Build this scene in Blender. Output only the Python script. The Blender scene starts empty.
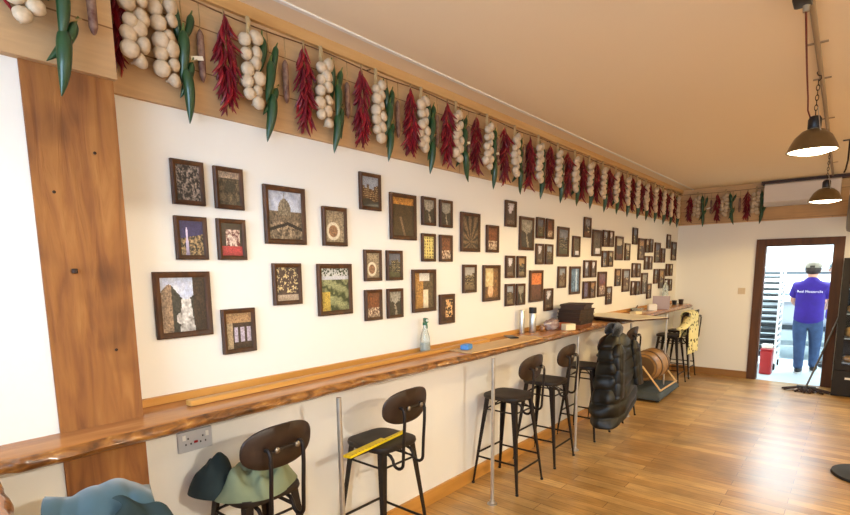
import bpy, math, random
from mathutils import Vector, Matrix
from math import sin, cos, pi, radians

rnd = random.Random(7)
SC = bpy.context.scene
COL = SC.collection

# ------------------------------------------------------------------ helpers
def lin(c):
    return tuple((x / 12.92 if x <= .04045 else ((x + .055) / 1.055) ** 2.4) for x in c)

def hexc(h):
    h = h.lstrip('#')
    return lin(tuple(int(h[i:i + 2], 16) / 255 for i in (0, 2, 4)))

def noise3(x, y, z):
    from mathutils import noise
    return noise.noise(Vector((x, y, z)))

class MB:
    def __init__(s):
        s.v = []; s.f = []; s.m = []; s.mi = 0
    def add(s, vs, fs):
        o = len(s.v)
        s.v += [tuple(p) for p in vs]
        for f in fs:
            s.f.append(tuple(o + i for i in f)); s.m.append(s.mi)
        return s
    def box(s, x0, x1, y0, y1, z0, z1, M=None, bev=0):
        if bev:
            return s.rbox(x0, x1, y0, y1, z0, z1, bev, M)
        vs = [Vector((x, y, z)) for x in (x0, x1) for y in (y0, y1) for z in (z0, z1)]
        if M: vs = [M @ v for v in vs]
        return s.add(vs, [(0, 1, 3, 2), (4, 6, 7, 5), (0, 4, 5, 1), (2, 3, 7, 6), (0, 2, 6, 4), (1, 5, 7, 3)])
    def rbox(s, x0, x1, y0, y1, z0, z1, b, M=None):
        # box with bevelled vertical outline and chamfered top and bottom
        def ring(x0, x1, y0, y1, z):
            return [Vector(p + (z,)) for p in ((x0 + b, y0), (x1 - b, y0), (x1, y0 + b), (x1, y1 - b), (x1 - b, y1), (x0 + b, y1), (x0, y1 - b), (x0, y0 + b))]
        c = b * .6
        rs = [ring(x0 + c, x1 - c, y0 + c, y1 - c, z0), ring(x0, x1, y0, y1, z0 + c), ring(x0, x1, y0, y1, z1 - c), ring(x0 + c, x1 - c, y0 + c, y1 - c, z1)]
        vs = [v for r in rs for v in r]
        if M: vs = [M @ v for v in vs]
        fs = [tuple(range(7, -1, -1)), tuple(24 + i for i in range(8))]
        for k in range(3):
            for i in range(8):
                j = (i + 1) % 8
                fs.append((k * 8 + i, k * 8 + j, k * 8 + 8 + j, k * 8 + 8 + i))
        return s.add(vs, fs)
    def tube(s, pts, r, n=8, cap=True, flat=1.0):
        pts = [Vector(p) for p in pts]
        rr = r if isinstance(r, (list, tuple)) else [r] * len(pts)
        vs = []; fs = []
        up = None
        for i, p in enumerate(pts):
            d = (pts[min(i + 1, len(pts) - 1)] - pts[max(i - 1, 0)]).normalized()
            if up is None:
                up = Vector((0, 0, 1)) if abs(d.z) < .9 else Vector((1, 0, 0))
            a = d.cross(up)
            if a.length < 1e-4: a = d.cross(Vector((0, 1, 0)))
            a.normalize(); b = a.cross(d).normalized(); up = b
            for k in range(n):
                t = 2 * pi * k / n
                vs.append(p + (a * cos(t) + b * sin(t) * flat) * rr[i])
        for i in range(len(pts) - 1):
            for k in range(n):
                j = (k + 1) % n
                fs.append((i * n + k, i * n + j, (i + 1) * n + j, (i + 1) * n + k))
        if cap:
            fs.append(tuple(range(n - 1, -1, -1)))
            o = (len(pts) - 1) * n
            fs.append(tuple(o + k for k in range(n)))
        return s.add(vs, fs)
    def lathe(s, prof, n=24, c=(0, 0, 0), M=None, cap=True):
        vs = []; fs = []
        for r, z in prof:
            for k in range(n):
                t = 2 * pi * k / n
                v = Vector((r * cos(t), r * sin(t), z))
                if M: v = M @ v
                vs.append(v + Vector(c))
        for i in range(len(prof) - 1):
            for k in range(n):
                j = (k + 1) % n
                fs.append((i * n + k, i * n + j, (i + 1) * n + j, (i + 1) * n + k))
        if cap:
            fs.append(tuple(range(n - 1, -1, -1)))
            o = (len(prof) - 1) * n
            fs.append(tuple(o + k for k in range(n)))
        return s.add(vs, fs)
    def ell(s, c, rx, ry, rz, n=12, m=8, M=None):
        prof = [(max(1e-4, sin(pi * i / m)), -cos(pi * i / m)) for i in range(m + 1)]
        S = Matrix.Diagonal((rx, ry, rz, 1))
        return s.lathe(prof, n, c, (M @ S) if M else S)
    def grid(s, P, nu, nv, closed_u=False):
        # P(i, j) -> point
        vs = [P(i, j) for j in range(nv) for i in range(nu)]
        fs = []
        for j in range(nv - 1):
            for i in range(nu if closed_u else nu - 1):
                k = (i + 1) % nu
                fs.append((j * nu + i, j * nu + k, (j + 1) * nu + k, (j + 1) * nu + i))
        return s.add(vs, fs)
    def prism(s, poly, axis, a, b):
        # extrude a 2D polygon along an axis ('x': poly is (y,z), 'y': (x,z), 'z': (x,y))
        def P(p, t):
            return {'x': (t, p[0], p[1]), 'y': (p[0], t, p[1]), 'z': (p[0], p[1], t)}[axis]
        n = len(poly)
        vs = [P(p, a) for p in poly] + [P(p, b) for p in poly]
        fs = [tuple(range(n)), tuple(range(2 * n - 1, n - 1, -1))]
        for i in range(n):
            j = (i + 1) % n
            fs.append((i, n + i, n + j, j))
        return s.add(vs, fs)
    def mesh(s, name, mats, smooth=True, angle=40):
        me = bpy.data.meshes.new(name)
        me.from_pydata(s.v, [], s.f)
        for m in (mats if isinstance(mats, (list, tuple)) else [mats]):
            me.materials.append(m)
        for p, mi in zip(me.polygons, s.m): p.material_index = mi
        import bmesh
        bm = bmesh.new(); bm.from_mesh(me)
        bmesh.ops.recalc_face_normals(bm, faces=bm.faces)
        bm.to_mesh(me); bm.free()
        if smooth:
            for p in me.polygons: p.use_smooth = True
            try: me.set_sharp_from_angle(angle=radians(angle))
            except Exception: pass
        me.update()
        return me
    def build(s, name, mats, parent=None, smooth=True, angle=40, loc=None):
        o = bpy.data.objects.new(name, s.mesh(name, mats, smooth, angle))
        COL.objects.link(o)
        if parent: o.parent = parent
        if loc: o.location = loc
        return o

def part(name, me, parent, loc=(0, 0, 0), rot=(0, 0, 0), scale=(1, 1, 1)):
    o = bpy.data.objects.new(name, me); COL.objects.link(o); o.parent = parent
    o.location = loc; o.rotation_euler = rot; o.scale = scale
    return o

def tag(o, label=None, cat=None, group=None, kind=None):
    if label: o['label'] = label
    if cat: o['category'] = cat
    if group: o['group'] = group
    if kind: o['kind'] = kind
    return o

def empty(name, loc=(0, 0, 0), rz=0, label=None, cat=None, group=None):
    o = bpy.data.objects.new(name, None); COL.objects.link(o)
    o.empty_display_size = .05
    o.location = loc; o.rotation_euler = (0, 0, rz)
    return tag(o, label, cat, group)

def clone(o, parent=None):
    c = o.copy(); COL.objects.link(c)
    if parent: c.parent = parent
    for ch in list(o.children): clone(ch, c)
    return c

def struct(name, mb, mat, smooth=False):
    o = mb.build(name, mat, smooth=smooth)
    return tag(o, kind='structure')

# ------------------------------------------------------------------ materials
def newmat(name):
    m = bpy.data.materials.new(name); m.use_nodes = True
    nt = m.node_tree; b = nt.nodes['Principled BSDF']
    return m, nt, b

def simple(name, col, rough=.5, metal=0, coat=0, trans=0, nz=0, nscale=20, bump=0, sheen=0, emit=None, es=0, col2=None, alpha=1):
    m, nt, b = newmat(name)
    c = hexc(col)
    b.inputs['Base Color'].default_value = c + (1,)
    b.inputs['Roughness'].default_value = rough
    b.inputs['Metallic'].default_value = metal
    b.inputs['Coat Weight'].default_value = coat
    b.inputs['Transmission Weight'].default_value = trans
    if sheen: b.inputs['Sheen Weight'].default_value = sheen
    if emit:
        b.inputs['Emission Color'].default_value = hexc(emit) + (1,); b.inputs['Emission Strength'].default_value = es
    if nz or bump or col2:
        tc = nt.nodes.new('ShaderNodeTexCoord'); n = nt.nodes.new('ShaderNodeTexNoise')
        n.inputs['Scale'].default_value = nscale; n.inputs['Detail'].default_value = 4
        nt.links.new(tc.outputs['Object'], n.inputs['Vector'])
        if nz or col2:
            r = nt.nodes.new('ShaderNodeValToRGB')
            r.color_ramp.elements[0].position = .3; r.color_ramp.elements[1].position = .7
            r.color_ramp.elements[0].color = (tuple(max(0, x * (1 - nz)) for x in c) if not col2 else hexc(col2)) + (1,)
            r.color_ramp.elements[1].color = (tuple(min(1, x * (1 + nz)) for x in c) if not col2 else c) + (1,)
            nt.links.new(n.outputs['Fac'], r.inputs['Fac']); nt.links.new(r.outputs['Color'], b.inputs['Base Color'])
        if bump:
            bp = nt.nodes.new('ShaderNodeBump'); bp.inputs['Strength'].default_value = bump; bp.inputs['Distance'].default_value = .01
            nt.links.new(n.outputs['Fac'], bp.inputs['Height']); nt.links.new(bp.outputs['Normal'], b.inputs['Normal'])
    return m

def wood(name, cols, stretch=(1, .08, 1), scale=12, rough=.5, coat=0, bump=.1, knots=0, wav=0):
    m, nt, b = newmat(name)
    tc = nt.nodes.new('ShaderNodeTexCoord'); mp = nt.nodes.new('ShaderNodeMapping')
    mp.inputs['Scale'].default_value = stretch
    nt.links.new(tc.outputs['Object'], mp.inputs['Vector'])
    n = nt.nodes.new('ShaderNodeTexNoise'); n.inputs['Scale'].default_value = scale; n.inputs['Detail'].default_value = 6
    n.inputs['Distortion'].default_value = .6
    nt.links.new(mp.outputs['Vector'], n.inputs['Vector'])
    r = nt.nodes.new('ShaderNodeValToRGB')
    els = r.color_ramp.elements
    ps = [.28 + .44 * i / (len(cols) - 1) for i in range(len(cols))]
    els[0].position = ps[0]; els[0].color = hexc(cols[0]) + (1,)
    els[1].position = ps[-1]; els[1].color = hexc(cols[-1]) + (1,)
    for p, c in list(zip(ps, cols))[1:-1]:
        e = els.new(p); e.color = hexc(c) + (1,)
    nt.links.new(n.outputs['Fac'], r.inputs['Fac'])
    out = r.outputs['Color']
    if knots:
        n2 = nt.nodes.new('ShaderNodeTexNoise'); n2.inputs['Scale'].default_value = knots; n2.inputs['Detail'].default_value = 2
        nt.links.new(tc.outputs['Object'], n2.inputs['Vector'])
        r2 = nt.nodes.new('ShaderNodeValToRGB')
        r2.color_ramp.elements[0].position = .26; r2.color_ramp.elements[0].color = (.35, .28, .25, 1)
        r2.color_ramp.elements[1].position = .42; r2.color_ramp.elements[1].color = (1, 1, 1, 1)
        mx = nt.nodes.new('ShaderNodeMix'); mx.data_type = 'RGBA'; mx.blend_type = 'MULTIPLY'
        mx.inputs[0].default_value = .8
        nt.links.new(n2.outputs['Fac'], r2.inputs['Fac'])
        nt.links.new(out, mx.inputs[6]); nt.links.new(r2.outputs['Color'], mx.inputs[7]); out = mx.outputs[2]
    nt.links.new(out, b.inputs['Base Color'])
    b.inputs['Roughness'].default_value = rough; b.inputs['Coat Weight'].default_value = coat
    b.inputs['Coat Roughness'].default_value = .08
    if bump:
        bp = nt.nodes.new('ShaderNodeBump'); bp.inputs['Strength'].default_value = bump; bp.inputs['Distance'].default_value = .01
        nt.links.new(n.outputs['Fac'], bp.inputs['Height']); nt.links.new(bp.outputs['Normal'], b.inputs['Normal'])
    return m

def planks(name, c1, c2, gap, width, length, plane, rough=.4, coat=0, gapw=.004, fine=.25, bump=.15, spec=.5):
    """boards laid in rows: plane picks which object axes are (along, across)"""
    m, nt, b = newmat(name)
    tc = nt.nodes.new('ShaderNodeTexCoord'); sp = nt.nodes.new('ShaderNodeSeparateXYZ'); cb = nt.nodes.new('ShaderNodeCombineXYZ')
    nt.links.new(tc.outputs['Object'], sp.inputs[0])
    nt.links.new(sp.outputs[plane[0]], cb.inputs[0]); nt.links.new(sp.outputs[plane[1]], cb.inputs[1])
    br = nt.nodes.new('ShaderNodeTexBrick')
    br.inputs['Scale'].default_value = 1; br.inputs['Brick Width'].default_value = length; br.inputs['Row Height'].default_value = width
    br.inputs['Mortar Size'].default_value = gapw; br.inputs['Mortar Smooth'].default_value = .3; br.inputs['Bias'].default_value = 0
    br.offset = .37; br.offset_frequency = 2
    br.inputs['Color1'].default_value = hexc(c1) + (1,); br.inputs['Color2'].default_value = hexc(c2) + (1,); br.inputs['Mortar'].default_value = hexc(gap) + (1,)
    nt.links.new(cb.outputs[0], br.inputs['Vector'])
    mp = nt.nodes.new('ShaderNodeMapping'); mp.inputs['Scale'].default_value = (2.2, 22, 1)
    nt.links.new(cb.outputs[0], mp.inputs['Vector'])
    n = nt.nodes.new('ShaderNodeTexNoise'); n.inputs['Scale'].default_value = 2; n.inputs['Detail'].default_value = 5; n.inputs['Distortion'].default_value = .8
    nt.links.new(mp.outputs['Vector'], n.inputs['Vector'])
    r = nt.nodes.new('ShaderNodeValToRGB')
    r.color_ramp.elements[0].position = .3; r.color_ramp.elements[0].color = (1 - fine,) * 3 + (1,)
    r.color_ramp.elements[1].position = .68; r.color_ramp.elements[1].color = (1, 1, 1, 1)
    nt.links.new(n.outputs['Fac'], r.inputs['Fac'])
    n2 = nt.nodes.new('ShaderNodeTexNoise'); n2.inputs['Scale'].default_value = 2.6; n2.inputs['Detail'].default_value = 3
    nt.links.new(cb.outputs[0], n2.inputs['Vector'])
    r2 = nt.nodes.new('ShaderNodeValToRGB')
    r2.color_ramp.elements[0].position = .35; r2.color_ramp.elements[0].color = (1 - fine, 1 - fine, 1 - fine, 1)
    r2.color_ramp.elements[1].position = .6; r2.color_ramp.elements[1].color = (1, 1, 1, 1)
    nt.links.new(n2.outputs['Fac'], r2.inputs['Fac'])
    mx = nt.nodes.new('ShaderNodeMix'); mx.data_type = 'RGBA'; mx.blend_type = 'MULTIPLY'; mx.inputs[0].default_value = 1
    nt.links.new(br.outputs['Color'], mx.inputs[6]); nt.links.new(r.outputs['Color'], mx.inputs[7])
    mx2 = nt.nodes.new('ShaderNodeMix'); mx2.data_type = 'RGBA'; mx2.blend_type = 'MULTIPLY'; mx2.inputs[0].default_value = 1
    nt.links.new(mx.outputs[2], mx2.inputs[6]); nt.links.new(r2.outputs['Color'], mx2.inputs[7])
    nt.links.new(mx2.outputs[2], b.inputs['Base Color'])
    b.inputs['Roughness'].default_value = rough; b.inputs['Coat Weight'].default_value = coat; b.inputs['Coat Roughness'].default_value = .26
    b.inputs['Specular IOR Level'].default_value = spec
    bp = nt.nodes.new('ShaderNodeBump'); bp.inputs['Strength'].default_value = bump; bp.inputs['Distance'].default_value = .004
    nt.links.new(n.outputs['Fac'], bp.inputs['Height']); nt.links.new(bp.outputs['Normal'], b.inputs['Normal'])
    return m

M = {}
M['wall'] = simple('wall_paint', '#f1eee6', .85, bump=.03, nscale=60)
M['wall_white'] = simple('white_wall_paint', '#f4f3f0', .8)
M['ceil'] = simple('ceiling_paint', '#efdcbe', .9, bump=.03, nscale=50)
M['white'] = simple('white_paint', '#efece4', .5)
M['floor'] = planks('floor_boards', '#e6b872', '#bb8843', '#744a1e', .105, .95, ('X', 'Y'), rough=.38, fine=.34, gapw=.002, coat=.5)
M['pine'] = planks('pine_boards', '#d8b486', '#c9a274', '#8c6638', .172, 2.9, ('Y', 'Z'), rough=.65, fine=.13, gapw=.003)
M['pine_far'] = planks('pine_boards_far_wall', '#dcb684', '#d0a672', '#8c6638', .172, 2.9, ('X', 'Z'), rough=.65, fine=.13, gapw=.003)
M['batten'] = wood('pine_batten', ['#b98a50', '#cda268', '#d8b27c'], (1, .06, 1), 14, .6)
M['post'] = wood('aged_oak', ['#74451f', '#8b5729', '#9a642f', '#a8723b'], (2.2, 2.2, .3), 11, .75, bump=.45, knots=3.4)
M['base'] = wood('baseboard_oak', ['#b57c33', '#c98f42', '#d6a055'], (1, .07, 1), 12, .45)
M['basefar'] = wood('baseboard_oak_dark', ['#8a5f2c', '#9f7136'], (.07, 1, 1), 12, .45)
M['slab'] = wood('lacquered_slab', ['#8a5022', '#a4682f', '#b87c3e', '#c99054'], (1, .1, 1), 9, 18, coat=.7, bump=.03)
M['slabx'] = wood('lacquered_slab_window', ['#8a5022', '#a4682f', '#b87c3e', '#c99054'], (.1, 1, 1), 9, 18, coat=.7, bump=.03)
M['bark'] = wood('live_edge', ['#3c200e', '#74451c', '#9a6228', '#c08a48'], (1.6, 1, 2.4), 15, .28, coat=.8, bump=1.0)
M['darkwood'] = wood('dark_frame_wood', ['#331a06', '#46260a', '#5a3310'], (1, 1, .3), 30, .55, bump=.05)
M['casing'] = wood('door_casing_wood', ['#42240c', '#54300f', '#633a15'], (1, 1, .08), 14, .6)
M['beam'] = wood('dark_beam_wood', ['#3b2412', '#4b2e17', '#563619'], (.08, 1, 1), 14, .5)
M['seat'] = wood('stool_seat_wood', ['#150d08', '#1f140c', '#2a1b10'], (1, .2, 1), 22, .5, bump=.04)
M['backp'] = wood('stool_back_wood', ['#1d1009', '#2a180d', '#351f12'], (1, .2, 1), 18, .45, coat=.1, bump=.03)
M['iron'] = simple('stool_iron', '#241a14', .5, .4, nz=.2, nscale=40)
M['steel'] = simple('galvanised_steel', '#c9c8c4', .32, .9, nz=.08, nscale=30)
M['chrome'] = simple('bolt_chrome', '#8d857c', .35, 1)
M['bulb'] = simple('garlic_skin', '#cdb799', .6, nz=.13, nscale=55, bump=.15)
M['husk'] = simple('garlic_stalks', '#b79a6c', .9, nz=.2, nscale=40, bump=.5)
M['chilli'] = simple('dried_red_chilli', '#86101c', .42, nz=.35, nscale=9, bump=.2)
M['chilli2'] = simple('dried_crimson_chilli', '#6a0c1c', .42, nz=.35, nscale=9, bump=.2)
M['pepper'] = simple('green_pepper_skin', '#1b4322', .36, nz=.25, nscale=12, coat=.3)
M['stem'] = simple('pepper_stem', '#5d6a30', .6)
M['salami'] = simple('salami_skin', '#5b2f22', .6, col2='#9a7a66', nscale=38, bump=.3)
M['jute'] = simple('jute_cord', '#a5885a', .9, nz=.25, nscale=80)
M['rope'] = simple('thin_brown_rope', '#6d4a2a', .9)
M['paper'] = simple('paper_tag', '#efe7d4', .8)
M['black'] = simple('black_plastic', '#17161a', .4)
M['rubber'] = simple('black_rubber', '#1c1a19', .7)
M['nail'] = simple('rusty_nail', '#3a2c24', .5, .8)
M['plywood'] = wood('light_plywood', ['#c29a63', '#cfa973', '#d8b683'], (1, .12, 1), 10, .5)
M['blue'] = simple('blue_sponge', '#4f8fd6', .7, bump=.2, nscale=90)
M['yellow'] = simple('yellow_rule', '#f0cf1c', .4)
def pane_mat():
    m = bpy.data.materials.new('clear_pane'); m.use_nodes = True; nt = m.node_tree; nt.nodes.remove(nt.nodes['Principled BSDF'])
    t = nt.nodes.new('ShaderNodeBsdfTransparent'); g = nt.nodes.new('ShaderNodeBsdfGlossy'); f = nt.nodes.new('ShaderNodeFresnel'); x = nt.nodes.new('ShaderNodeMixShader')
    t.inputs['Color'].default_value = (.95, .97, .96, 1); g.inputs['Roughness'].default_value = .03; f.inputs['IOR'].default_value = 1.35
    nt.links.new(f.outputs[0], x.inputs[0]); nt.links.new(t.outputs[0], x.inputs[1]); nt.links.new(g.outputs[0], x.inputs[2])
    nt.links.new(x.outputs[0], nt.nodes['Material Output'].inputs['Surface']); return m
M['glass'] = pane_mat()
M['plastic_clear'] = simple('clear_plastic', '#e6efe9', .12, trans=.75)
M['green_pl'] = simple('green_trigger_plastic', '#2f6b4a', .4)
M['grey_box'] = simple('lilac_grey_plastic', '#a99ba0', .5)
M['teal'] = simple('teal_jacket_cloth', '#3d575e', .75, nz=.12, nscale=7, bump=.2, sheen=.3)
M['tealdark'] = simple('dark_teal_lining', '#142a2c', .8)
M['olive'] = simple('sage_green_cloth', '#7f8869', .85, nz=.12, nscale=9, bump=.2)
M['navy'] = simple('dark_slate_cloth', '#24302f', .9, nz=.2, nscale=9)
M['puffer'] = simple('black_puffer_nylon', '#0d0e09', .45, nz=.2, nscale=6, bump=.15)
M['fleece'] = simple('black_fleece', '#0f0f0e', .95, nz=.4, nscale=70, bump=.8, sheen=.4)
M['canvas'] = simple('grey_blue_canvas', '#454d50', .8, nz=.15, nscale=12, bump=.2)
M['barrel'] = wood('barrel_staves', ['#84602f', '#a1773f', '#b2874f'], (.2, 1, 1), 15, .5)
M['hoop'] = simple('barrel_hoop', '#6b5133', .5, .3)
M['rail'] = wood('pale_ash_rail', ['#d2ab72', '#e2bf88'], (1, 1, 1), 8, .5)
M['lamp_metal'] = simple('brushed_bronze_shade', '#7d7058', .3, .9, nz=.1, nscale=20)
M['lamp_in'] = simple('shade_inner_enamel', '#f5ecd8', .5)
M['diffuser'] = simple('lamp_diffuser', '#fff3dc', .5, emit='#ffe9c4', es=14)
M['redcable'] = simple('red_brown_cable', '#6a2218', .6)
M['conduit'] = simple('conduit_beige', '#9a8466', .6)
M['switch'] = simple('switch_plate', '#d6c3a6', .5)
M['socket'] = simple('socket_plate_steel', '#c3c4c8', .35, .2)
M['red'] = simple('red_enamel', '#a01a1c', .4)
M['inox'] = simple('stainless_steel', '#b9c0c6', .35, .5)
M['inoxdark'] = simple('oven_dark_band', '#2a3238', .4)
M['tray'] = simple('dark_baking_tray', '#22282c', .5, .3)
M['rackw'] = simple('white_rack_tube', '#eef1f2', .4)
M['kwall'] = simple('kitchen_wall', '#eef5f6', .7)
M['kfloor'] = simple('kitchen_floor', '#cfdde4', .35, nz=.04, nscale=5)
M['skin'] = simple('skin', '#c9967c', .55)
M['purple'] = simple('purple_shirt_cotton', '#2f1480', .85, nz=.12, nscale=10)
M['print'] = simple('white_shirt_print', '#e6dff0', .8)
M['denim'] = simple('blue_denim', '#34496e', .9, nz=.18, nscale=14)
M['cap'] = simple('beige_cap_cloth', '#8d8577', .85)
M['capdark'] = simple('dark_cap_cloth', '#3b4548', .85)
M['hair'] = simple('dark_hair', '#2e2118', .7, bump=.4, nscale=60)
M['shoe'] = simple('black_shoe', '#1e1e22', .5)
M['sole'] = simple('white_sole', '#d5d8da', .6)
M['eye'] = simple('eye_dark', '#15100c', .3)
M['mop'] = simple('mop_yarn', '#3a2a26', .95, nz=.3, nscale=50, bump=.6)
M['bread'] = simple('baked_goods', '#c89a62', .7, nz=.25, nscale=18, bump=.3)
M['creambox'] = simple('cream_carton', '#eadcb4', .6)
M['orange'] = simple('orange_carton', '#b8591c', .5, nz=.2, nscale=25)
M['pinkbag'] = simple('crumpled_film', '#e8d9d2', .2, trans=.35, col2='#b08a88', nscale=30)
M['menu'] = wood('dark_crate_wood', ['#1e1006', '#2f1b0b', '#40270f'], (.2, 1, 1), 24, .65)
M['fridge'] = simple('fridge_frame_brown', '#110905', .7)
M['label'] = simple('white_label', '#e9e4da', .6)
M['acw'] = simple('air_conditioner_white', '#d9cfc4', .45)
M['greycyl'] = simple('grey_canister', '#8f8880', .4, .3)
M['board'] = simple('cream_board', '#f0e4c8', .4, coat=.2)

def shirt_mat():
    m, nt, b = newmat('printed_cream_cotton')
    tc = nt.nodes.new('ShaderNodeTexCoord'); v = nt.nodes.new('ShaderNodeTexVoronoi'); v.inputs['Scale'].default_value = 17
    r = nt.nodes.new('ShaderNodeValToRGB'); r.color_ramp.interpolation = 'CONSTANT'
    r.color_ramp.elements[0].position = 0; r.color_ramp.elements[0].color = hexc('#4d4a24') + (1,)
    r.color_ramp.elements[1].position = .3; r.color_ramp.elements[1].color = hexc('#efe3a4') + (1,)
    nt.links.new(tc.outputs['Object'], v.inputs['Vector']); nt.links.new(v.outputs['Distance'], r.inputs['Fac'])
    nt.links.new(r.outputs['Color'], b.inputs['Base Color']); b.inputs['Roughness'].default_value = .85
    return m
M['shirt'] = shirt_mat()

def picmat():
    m, nt, b = newmat('printed_photograph')
    a = nt.nodes.new('ShaderNodeAttribute'); a.attribute_name = 'Col'
    nt.links.new(a.outputs['Color'], b.inputs['Base Color'])
    b.inputs['Roughness'].default_value = .5; b.inputs['Coat Weight'].default_value = .25; b.inputs['Coat Roughness'].default_value = .06
    return m
M['pic'] = picmat()

# ------------------------------------------------------------------ the room
D = 8.53; ZC = 2.733; ZB = 2.248; XR = 4.9; YF = -.75
WX = .13                      # the stretch of left wall in front of the post stands proud
mb = MB(); mb.box(-.12, XR + .12, YF - .12, D, -.12, 0); struct('floor', mb, M['floor'])
mb = MB(); mb.box(-.12, XR + .12, YF - .12, D + .12, ZC, ZC + .12); struct('ceiling', mb, M['ceil'])
mb = MB(); mb.box(-.12, 0, .6, D + .12, 0, ZC); mb.box(-.12, WX, YF, .6, 0, ZC); struct('wall_left', mb, M['wall'])
mb = MB(); mb.box(XR, XR + .12, YF, D, 0, ZC); struct('wall_right', mb, M['wall'])
# far wall with the doorway
X1, X2, ZD = 1.125, 1.885, 1.885
mb = MB(); mb.box(0, X1, D, D + .12, 0, ZC); mb.box(X2, XR + .12, D, D + .12, 0, ZC); mb.box(X1, X2, D, D + .12, ZD, ZC)
struct('wall_far', mb, M['wall'])
mb = MB()
for x0, x1, z0, z1 in ((X1 - .1, X1, 0, ZD + .085), (X2, X2 + .1, 0, ZD + .085), (X1, X2, ZD, ZD + .085)):
    mb.box(x0, x1, D - .028, D, z0, z1)
mb.box(X1, X1 + .014, D, D + .12, 0, ZD - .014); mb.box(X2 - .014, X2, D, D + .12, 0, ZD - .014); mb.box(X1, X2, D, D + .12, ZD - .014, ZD)
struct('door_1', mb, M['casing'])
# front wall: shop window behind the camera
mb = MB(); mb.box(-.12, XR + .12, YF - .12, YF, 0, .55); mb.box(-.12, XR + .12, YF - .12, YF, 2.5, ZC)
mb.box(-.12, .35, YF - .12, YF, .55, 2.5); mb.box(4.5, XR + .12, YF - .12, YF, .55, 2.5); mb.box(2.35, 2.45, YF - .12, YF, .55, 2.5)
struct('wall_front', mb, M['wall_white'])
for i, (a, b_) in enumerate(((.35, 2.35), (2.45, 4.5))):
    w = MB()
    w.box(a, b_, YF - .09, YF - .03, .55, .61); w.box(a, b_, YF - .09, YF - .03, 2.44, 2.5)
    w.box(a, a + .06, YF - .09, YF - .03, .61, 2.44); w.box(b_ - .06, b_, YF - .09, YF - .03, .61, 2.44)
    wo = struct('window_%d' % (i + 1), w, M['casing'])
    g = MB(); g.box(a + .06, b_ - .06, YF - .063, YF - .057, .61, 2.44); g.build('pane', M['glass'], wo, smooth=False)
# baseboards
mb = MB(); mb.box(0, .02, .742, D - .02, 0, .1); struct('baseboard_left', mb, M['base'])
mb = MB(); mb.box(.0, X1 - .1, D - .02, D, 0, .1); mb.box(X2 + .1, XR, D - .02, D, 0, .1); struct('baseboard_far', mb, M['basefar'])
# board cladding at the top of the walls
mb = MB(); mb.box(0, .02, .742, D - .02, ZB, ZC); struct('trim_1', mb, M['pine'])
mb = MB(); mb.box(.0, X2 + .09, D - .02, D, ZB - .03, ZC); struct('trim_2', mb, M['pine_far'])
mb = MB(); mb.box(WX, .165, YF, .742, ZB, ZC); mb.box(.02, WX, .738, .742, ZB, ZC); tr3 = struct('trim_3', mb, M['pine'])
mb = MB(); mb.box(.02, .042, .742, D - .02, 2.682, ZC); struct('trim_4', mb, M['batten'])
mb = MB(); mb.box(.167, .187, .3, D, ZC - .008, ZC); struct('trim_5', mb, M['white'])
mb = MB(); mb.box(1.04, 2.6, D - .13, D - .02, 2.69, ZC); struct('trim_6', mb, M['beam'])
# timber post
mb = MB(); mb.box(0, .14, .477, .738, 0, ZB); post = struct('trim_7', mb, M['post'])
nb = MB(); nb.box(.14, .158, .556, .572, 1.60, 1.616, bev=.004); nb.build('square_bolt', M['nail'], post)
for y, z in ((.532, 1.86), (.668, 1.33), (.66, 2.0)):
    q = MB(); q.lathe([(.005, 0), (.005, .003), (.002, .005)], 10, (0, 0, 0), Matrix.Rotation(pi / 2, 4, 'Y')); q.build('nail', M['nail'], post, loc=(.14, y, z))
# back batten where the counter meets the wall
mb = MB(); mb.box(0, .022, .745, 8.3, 1.0715, 1.102); struct('trim_8', mb, M['base'])

# ------------------------------------------------------------------ counter with live edge
def live_x(y, base=.305):
    return base + .012 * sin(2.3 * y + .6) + .02 * noise3(y * 1.7, 3.1, 0) + .012 * noise3(y * 6, 8.1, 0)
ZT, ZU = 1.07, 1.02
counter = empty('bar_counter', (.2, 4.0, 0), 0, 'long lacquered live-edge timber counter running along the left wall below the pictures', 'counter')
mb = MB()
ys = [-.3]
while ys[-1] < 8.28: ys.append(min(8.3, ys[-1] + .025))
prof = []
def crow(y):
    e = live_x(y) if y > .3 else .302
    if y > 8.1: e -= (y - 8.1) ** 2 * 1.5
    if y > 4.6: e += .03 * min(1, (y - 4.6))
    bk = WX + .001 if y < .478 else (.142 if y < .742 else .002)
    n1 = .008 * noise3(y * 9, 1.2, 5); n2 = .009 * noise3(y * 11, 4.2, 7)
    return [(bk, ZU), (bk, ZT), (e - .035, ZT), (e - .016 + n1, ZT - .003), (e - .001 + n2, ZT - .014), (e + .004 + n1, ZT - .028), (e - .006 + n2, ZT - .041), (e - .022 + n1, ZU)]
rows = [crow(y) for y in ys]
vs = [Vector((p[0] - .2, y - 4.0, p[1])) for y, r in zip(ys, rows) for p in r]
fs = []; ms = []
for i in range(len(ys) - 1):
    for k in range(8):
        j = (k + 1) % 8
        fs.append((i * 8 + k, i * 8 + j, i * 8 + 8 + j, i * 8 + 8 + k)); ms.append(1 if 3 <= k <= 6 else 0)
fs += [tuple(range(8)), tuple((len(ys) - 1) * 8 + k for k in range(7, -1, -1))]; ms += [0, 1]
mb.v = [tuple(v) for v in vs]; mb.f = fs; mb.m = ms
mb.build('counter_slab', [M['slab'], M['bark']], counter, angle=60)
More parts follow.
